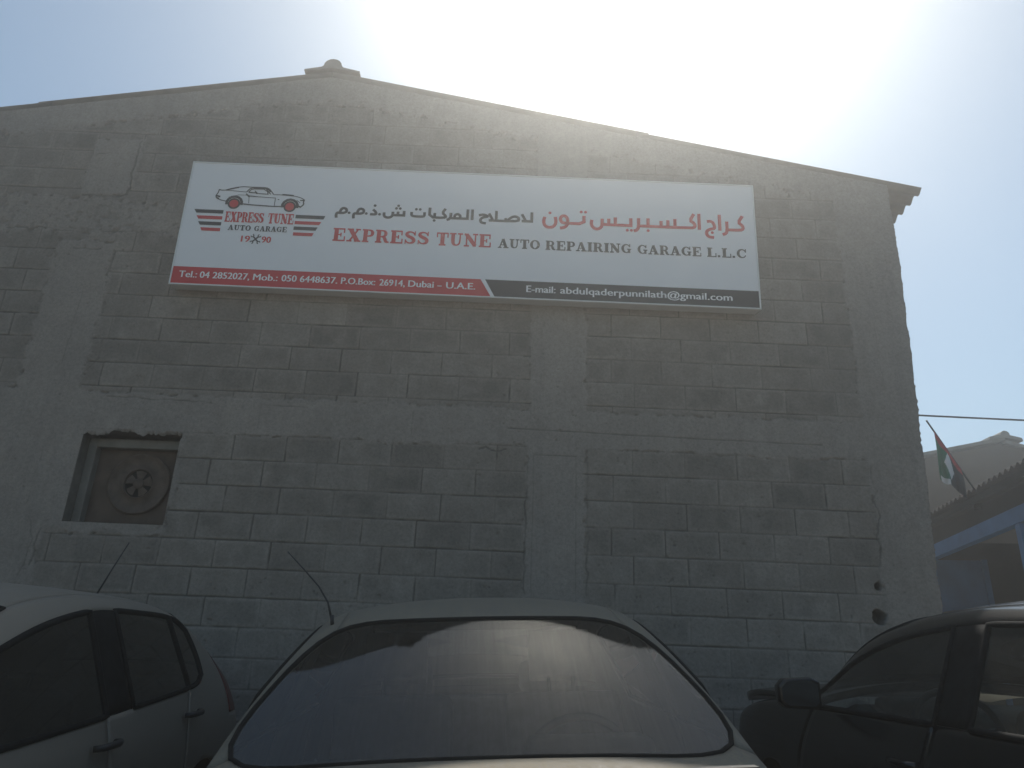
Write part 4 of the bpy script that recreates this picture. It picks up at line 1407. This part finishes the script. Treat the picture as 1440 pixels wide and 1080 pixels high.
# ---- black saloon on the right, nose to the wall
def build_black_car():
    root = car_frame("sedan", "black saloon at the right edge, nose to the wall, bonnet slightly raised", "car", 2.335, 5.32, R(-90))
    W_ = (.76, .84, .88, .868)
    C = [
        col((.10, .04, .02, .03), (.60, .66, .69, .68), (.26, .38, .54, .66), [(.05, .65, .73), (.07, .58, .75), (.11, .44, .75), (.10, .22, .765), (.09, 0, .77)]),
        col((.18, .13, .11, .12), (.74, .83, .86, .85), (.24, .37, .57, .73), [(.13, .845, .82), (.12, .815, .84), (.13, .64, .855), (.18, .28, .87), (.17, 0, .875)]),
        col(.50, (.75, .83, .875, .87), LZ, [(.50, .862, .925), (.50, .83, .945), (.50, .67, .962), (.48, .32, .985), (.47, 0, .99)]),
        col(.95, (.76, .84, .88, .868), LZ, [(.95, .835, .975), (.93, .79, .99), (.91, .68, 1.008), (.87, .34, 1.03), (.85, 0, 1.035)]),
        col((1.25, 1.25, 1.25, 1.28), W_, LZ, [(1.40, .80, .982), (1.30, .77, .992), (1.26, .735, 1.005), (1.12, .38, 1.045), (1.07, 0, 1.055)]),
        col(1.60, W_, LZ, [(1.66, .798, .985), (1.58, .715, 1.18), (1.52, .675, 1.215), (1.36, .35, 1.27), (1.32, 0, 1.285)]),
        col(2.00, W_, LZ, [(2.02, .798, .99), (2.02, .672, 1.298), (1.88, .615, 1.365), (1.72, .31, 1.405), (1.68, 0, 1.415)]),
        col(2.42, W_, LZ, [(2.46, .798, .998), (2.46, .662, 1.335), (2.40, .59, 1.392), (2.34, .30, 1.43), (2.34, 0, 1.44)]),
        col(2.52, W_, LZ, [(2.56, .798, 1.0), (2.54, .662, 1.337), (2.54, .59, 1.394), (2.54, .30, 1.432), (2.54, 0, 1.442)]),
        col(2.95, W_, LZ, [(3.00, .798, 1.006), (2.96, .658, 1.328), (2.96, .59, 1.385), (2.96, .30, 1.425), (2.96, 0, 1.435)]),
        col(3.15, W_, LZ, [(3.32, .795, 1.012), (3.22, .64, 1.30), (3.24, .575, 1.35), (3.32, .30, 1.385), (3.34, 0, 1.392)]),
        col(3.56, W_, LZ, [(3.58, .79, 1.015), (3.50, .69, 1.16), (3.56, .63, 1.19), (3.66, .32, 1.21), (3.69, 0, 1.215)]),
        col(3.80, W_, LZ, [(3.80, .785, 1.02), (3.80, .73, 1.035), (3.84, .67, 1.045), (3.98, .35, 1.06), (4.02, 0, 1.065)]),
        col(4.25, (.73, .82, .85, .84), LZ, [(4.25, .77, 1.0), (4.26, .70, 1.015), (4.27, .60, 1.022), (4.30, .30, 1.03), (4.30, 0, 1.035)]),
        col((4.40, 4.44, 4.44, 4.42), (.67, .75, .77, .76), (.26, .40, .60, .78), [(4.40, .71, .92), (4.39, .62, .95), (4.39, .54, .96), (4.39, .28, .97), (4.39, 0, .975)]),
    ]
    def lab(i, j):
        if j >= 6 and 4 <= i <= 5: return 'windscreen'
        if j >= 6 and 10 <= i <= 11: return 'rear'
        if j >= 5 and 1 <= i <= 3: return 'bonnet'
        if j >= 5 and i == 12: return 'boot'
        if j >= 6 and 6 <= i <= 9: return 'roof'
        if j == 4 and 4 <= i <= 6: return 'win_f'
        if j == 4 and 8 <= i <= 9: return 'win_r'
        if j == 4 and i == 7: return 'trim'
        if 1 <= j <= 3 and 4 <= i <= 6: return 'door_f'
        if 1 <= j <= 3 and 7 <= i <= 9: return 'door_r'
        if j == 3 and i == 0: return 'headlight'
        if j == 3 and i == 13: return 'tail_light'
        return 'body'
    cr = [(i, 4, i + 1, 4, .7) for i in range(3, 12)] + [(i, 5, i + 1, 5, .5) for i in range(4, 12)] + [(i, 6, i + 1, 6, .4) for i in range(4, 6)]
    wh = [(.88, .33), (3.50, .33)]
    co, parts = build_body(root, C, lab, wh, .36, None, cr)
    finish_car(root, co, parts, M['paint_black'], M['glass_clear'], M['glass_clear'], {'handles': {'door_f': (2.30, .862, .86), 'door_r': (3.15, .862, .87)}, 'bonnet_lift': (1.05, 1.0, R(7.0)), 'seal_r': .011})
    for s, z in wh:
        for sd in (1, -1):
            add_wheel(root, s, sd * .76, z - .02, .31, .2, sd)
    add_underbody(root, .3, 4.2, .73, .20, .2, (1.2, 3.7, .95, .95))
    MB().box(.22, 1.15, -.62, .62, .70, .82).build("engine_bay", M['plastic'], root, bevel=.03)
    add_dash(root, 1.50, .66, .92, -.37)
    add_seat(root, 2.42, -.36, .49)
    add_seat(root, 2.42, .36, .49)
    b = MB().box(3.15, 3.28, -.62, .62, .5, 1.05).box(2.65, 3.15, -.62, .62, .36, .50)
    b.build("rear_bench", M['seat'], root, True, bevel=.04)
    add_mirror(root, 1.52, -.85, 1.045, -1, M['paint_black'], 1.0)
    add_mirror(root, 1.52, .85, 1.045, 1, M['paint_black'], 1.0)
build_black_car()

# ------------------------------------------------------------------ beyond the garage, on the right
def E_(z):
    return z + EYE

def build_brown_building():
    Y, AX, AZ, sl = 15.5, 10.52, 5.17, 0.235
    root = empty("gabled_workshop", "brown rendered workshop gable rising behind the blue-framed canopy", "building", (AX, Y, 0))
    off = (-AX, -Y, 0)
    x0, x1 = 5.6, 15.4
    zf = lambda x: AZ - sl * abs(x - AX)
    b = MB()
    prof = [(x0, -1.4), (x1, -1.4), (x1, zf(x1) - .04), (AX, AZ - .04), (x0, zf(x0) - .04)]
    b.add([(x, Y, E_(z)) for x, z in prof] + [(x, Y + 9, E_(z)) for x, z in prof],
          [(0, 1, 2, 3, 4), (9, 8, 7, 6, 5), (0, 5, 6, 1), (1, 6, 7, 2), (4, 9, 5, 0)])
    b.build("wall", M['brown_wall'], root).location = off
    b = MB()
    for a in (x0 - .25, x1 + .25):
        b.add([(a, Y - .12, E_(zf(a))), (AX, Y - .12, E_(AZ)), (AX, Y + 9.1, E_(AZ)), (a, Y + 9.1, E_(zf(a)))], [(0, 1, 2, 3)])
    ro = b.build("roof", M['sheet'], root)
    ro.location = off
    s = ro.modifiers.new("t", 'SOLIDIFY')
    s.thickness = .07
    s.offset = 1
    b = MB()
    pf = [(-.36, -.02), (-.34, .05), (-.10, .10)] + [(.095 * math.cos(math.pi * (1 - k / 6)), .11 + .085 * math.sin(math.pi * (1 - k / 6))) for k in range(7)] + [(.10, .10), (.34, .05), (.36, -.02), (0, .04)]
    n = len(pf)
    b.add([(AX + p, Y - .15, E_(AZ + q)) for p, q in pf] + [(AX + p, Y + 9.1, E_(AZ + q)) for p, q in pf], [(k, (k + 1) % n, n + (k + 1) % n, n + k) for k in range(n)] + [tuple(range(n - 1, -1, -1))])
    b.build("ridge_cap", M['sheet'], ro)
build_brown_building()

def build_canopy():
    # a lane-side shed: its eave runs away from the viewer, 8.9 degrees to the right of the lane
    a = R(8.7)
    d = Vector((math.sin(a), math.cos(a), 0))           # along the eave
    p = Vector((math.cos(a), -math.sin(a), 0))          # into the shed
    o = Vector((5.705, 8.0, 0))                        # a point under the eave
    root = empty("canopy_shed", "blue-framed open shed with a corrugated sheet roof beyond the garage corner", "shed", o)
    def P(t, s, z):                                     # t along, s inward, z relative to the eye
        q = d * t + p * s
        return (q.x, q.y, E_(z))
    # corrugated roof, rising inwards
    b = MB()
    n = int(7.6 / (0.146 / 8))
    vv = []
    for s, z in ((0.0, 2.50), (4.5, 3.30)):
        for k in range(n + 1):
            t = -2.6 + k * 0.146 / 8
            vv.append(P(t, s, z + 0.024 * math.cos(2 * math.pi * t / 0.146)))
    b.add(vv, [(k, k + 1, n + 2 + k, n + 1 + k) for k in range(n)])
    r = b.build("roof", M['sheet_shaded'], root, True)
    sm = r.modifiers.new("t", 'SOLIDIFY')
    sm.thickness = .007
    # purlins and rafters below the sheets, coloured dark as if in shade
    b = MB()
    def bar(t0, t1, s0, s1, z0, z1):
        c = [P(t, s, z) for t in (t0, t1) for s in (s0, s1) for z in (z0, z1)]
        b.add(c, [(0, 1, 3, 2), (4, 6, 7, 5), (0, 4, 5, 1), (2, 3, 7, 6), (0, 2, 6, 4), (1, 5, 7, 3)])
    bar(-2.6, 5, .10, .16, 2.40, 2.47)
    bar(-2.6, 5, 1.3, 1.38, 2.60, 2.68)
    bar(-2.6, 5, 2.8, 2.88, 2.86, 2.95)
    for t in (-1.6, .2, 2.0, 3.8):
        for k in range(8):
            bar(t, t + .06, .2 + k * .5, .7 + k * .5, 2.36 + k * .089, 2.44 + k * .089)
    b.build("rafters", M['shed_shade'], root)
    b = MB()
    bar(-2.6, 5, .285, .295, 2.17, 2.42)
    b.build("eave_board", M['shed_shade'], root)
    b = MB()
    bar(-2.6, 5, .20, .32, 1.975, 2.165)
    b.build("beam", M['blue'], root, bevel=.006)
    for t in (-1.9, 0.93, 3.9):
        b = MB()
        bar(t, t + .12, .20, .32, .95, 1.970)
        po = b.build("post", M['blue'], root, bevel=.006)
        b = MB()
        bar(t - .005, t + .125, .195, .325, -1.25, .95)
        b.build("post_foot", M['beige'], po)
    # the inside, with shade put into its colour: back wall, end wall, floor slab
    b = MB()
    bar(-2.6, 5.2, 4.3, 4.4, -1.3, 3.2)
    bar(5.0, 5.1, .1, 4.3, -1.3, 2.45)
    b.build("back_wall", M['shed_shade'], root)
    # a blue sheet panel with its own frame standing at the far end
    b = MB()
    bar(4.60, 4.64, .30, 1.30, 1.25, 2.10)
    pn = b.build("sheet_panel", M['blue'], root)
    b = MB()
    bar(4.55, 4.59, 1.26, 1.34, -1.2, 2.11)
    b.build("panel_post", M['blue'], pn)
    b = MB()
    c = [P(4.5, .30, .3), P(4.5, 1.25, .3), P(4.5, 1.25, 1.40), P(4.5, .30, 1.24)]
    b.add(c + [tuple(Vector(q) + Vector((0, .04, 0))) for q in c], [(0, 1, 2, 3), (7, 6, 5, 4), (3, 2, 6, 7)])
    b.build("panel_base", M['board'], pn)
build_canopy()

def build_flag():
    o = Vector((5.92, 9.40, E_(2.46)))
    tip = Vector((5.22, 9.02, E_(3.245)))
    root = empty("flag", "small red, green, white and black flag drooping from a thin slanted pole", "flag", o)
    ax = (tip - o)
    MB().tube([(0, 0, 0), tuple(ax)], .011, 8).build("pole", M['cable'], root, True)
    # cloth: u runs down the pole from near the tip, v hangs away from it
    nu, nv = 44, 48
    V_, mi, F_ = [], [], []
    for i in range(nu + 1):
        u = i / nu
        base = ax * (0.865 - 0.56 * u)
        for j in range(nv + 1):
            v = j / nv
            drop = 0.62 - 0.26 * u + .03 * math.sin(u * 9)
            k = min(1, v * 2.0)
            fold = .050 * math.sin(u * 11 + 1.2 * v) * k
            V_.append(base + Vector((.022 * k * math.sin(u * 11 + .9) + .02 * v * (u - .5), fold - .01, -drop * v)))
    for i in range(nu):
        for j in range(nv):
            F_.append((i * (nv + 1) + j, (i + 1) * (nv + 1) + j, (i + 1) * (nv + 1) + j + 1, i * (nv + 1) + j + 1))
            u, v = (i + .5) / nu, (j + .5) / nv
            if v < .15 + .06 * u:
                c = 0
            elif abs(u - .46) < .19 * (1 - abs(v - .50) / .36) or (v > .88 and .05 < u < .42):
                c = 2
            else:
                c = 1 if u < .44 else 3
            mi.append(c)
    mesh_obj("cloth", V_, F_, [M['flag_red'], M['flag_green'], M['flag_white'], M['flag_black']], root, True, mi)
build_flag()

def build_cable():
    b = MB()
    pts = []
    for k in range(41):
        t = k / 40
        x = 3.2 + 13.5 * t
        pts.append((x, 10.0 + .1 * t, E_(3.70 + .30 * (t - .32) ** 2 - .03)))
    b.tube(pts, .0135, 8)
    o = b.build("overhead_cable", M['cable'], None, True)
    o["label"] = "thin dark overhead cable crossing the sky right of the garage"
    o["category"] = "cable"
build_cable()

# ------------------------------------------------------------------ dusty air lit by the sun
def build_haze():
    t = NT("dusty_air")
    t.n.remove(t.bsdf)
    pv = t.new('ShaderNodeVolumePrincipled')
    pv.inputs['Color'].default_value = (0.95, 0.95, 0.93, 1)
    pv.inputs['Density'].default_value = HAZE_DENSITY
    pv.inputs['Anisotropy'].default_value = HAZE_G
    t.L(pv.outputs[0], t.out.inputs['Volume'])
    o = MB().box(-62, 62, -62, 62, -1.6, 7.6).build("haze", t.m)
    o["kind"] = "stuff"
if HAZE_DENSITY > 0:
    build_haze()
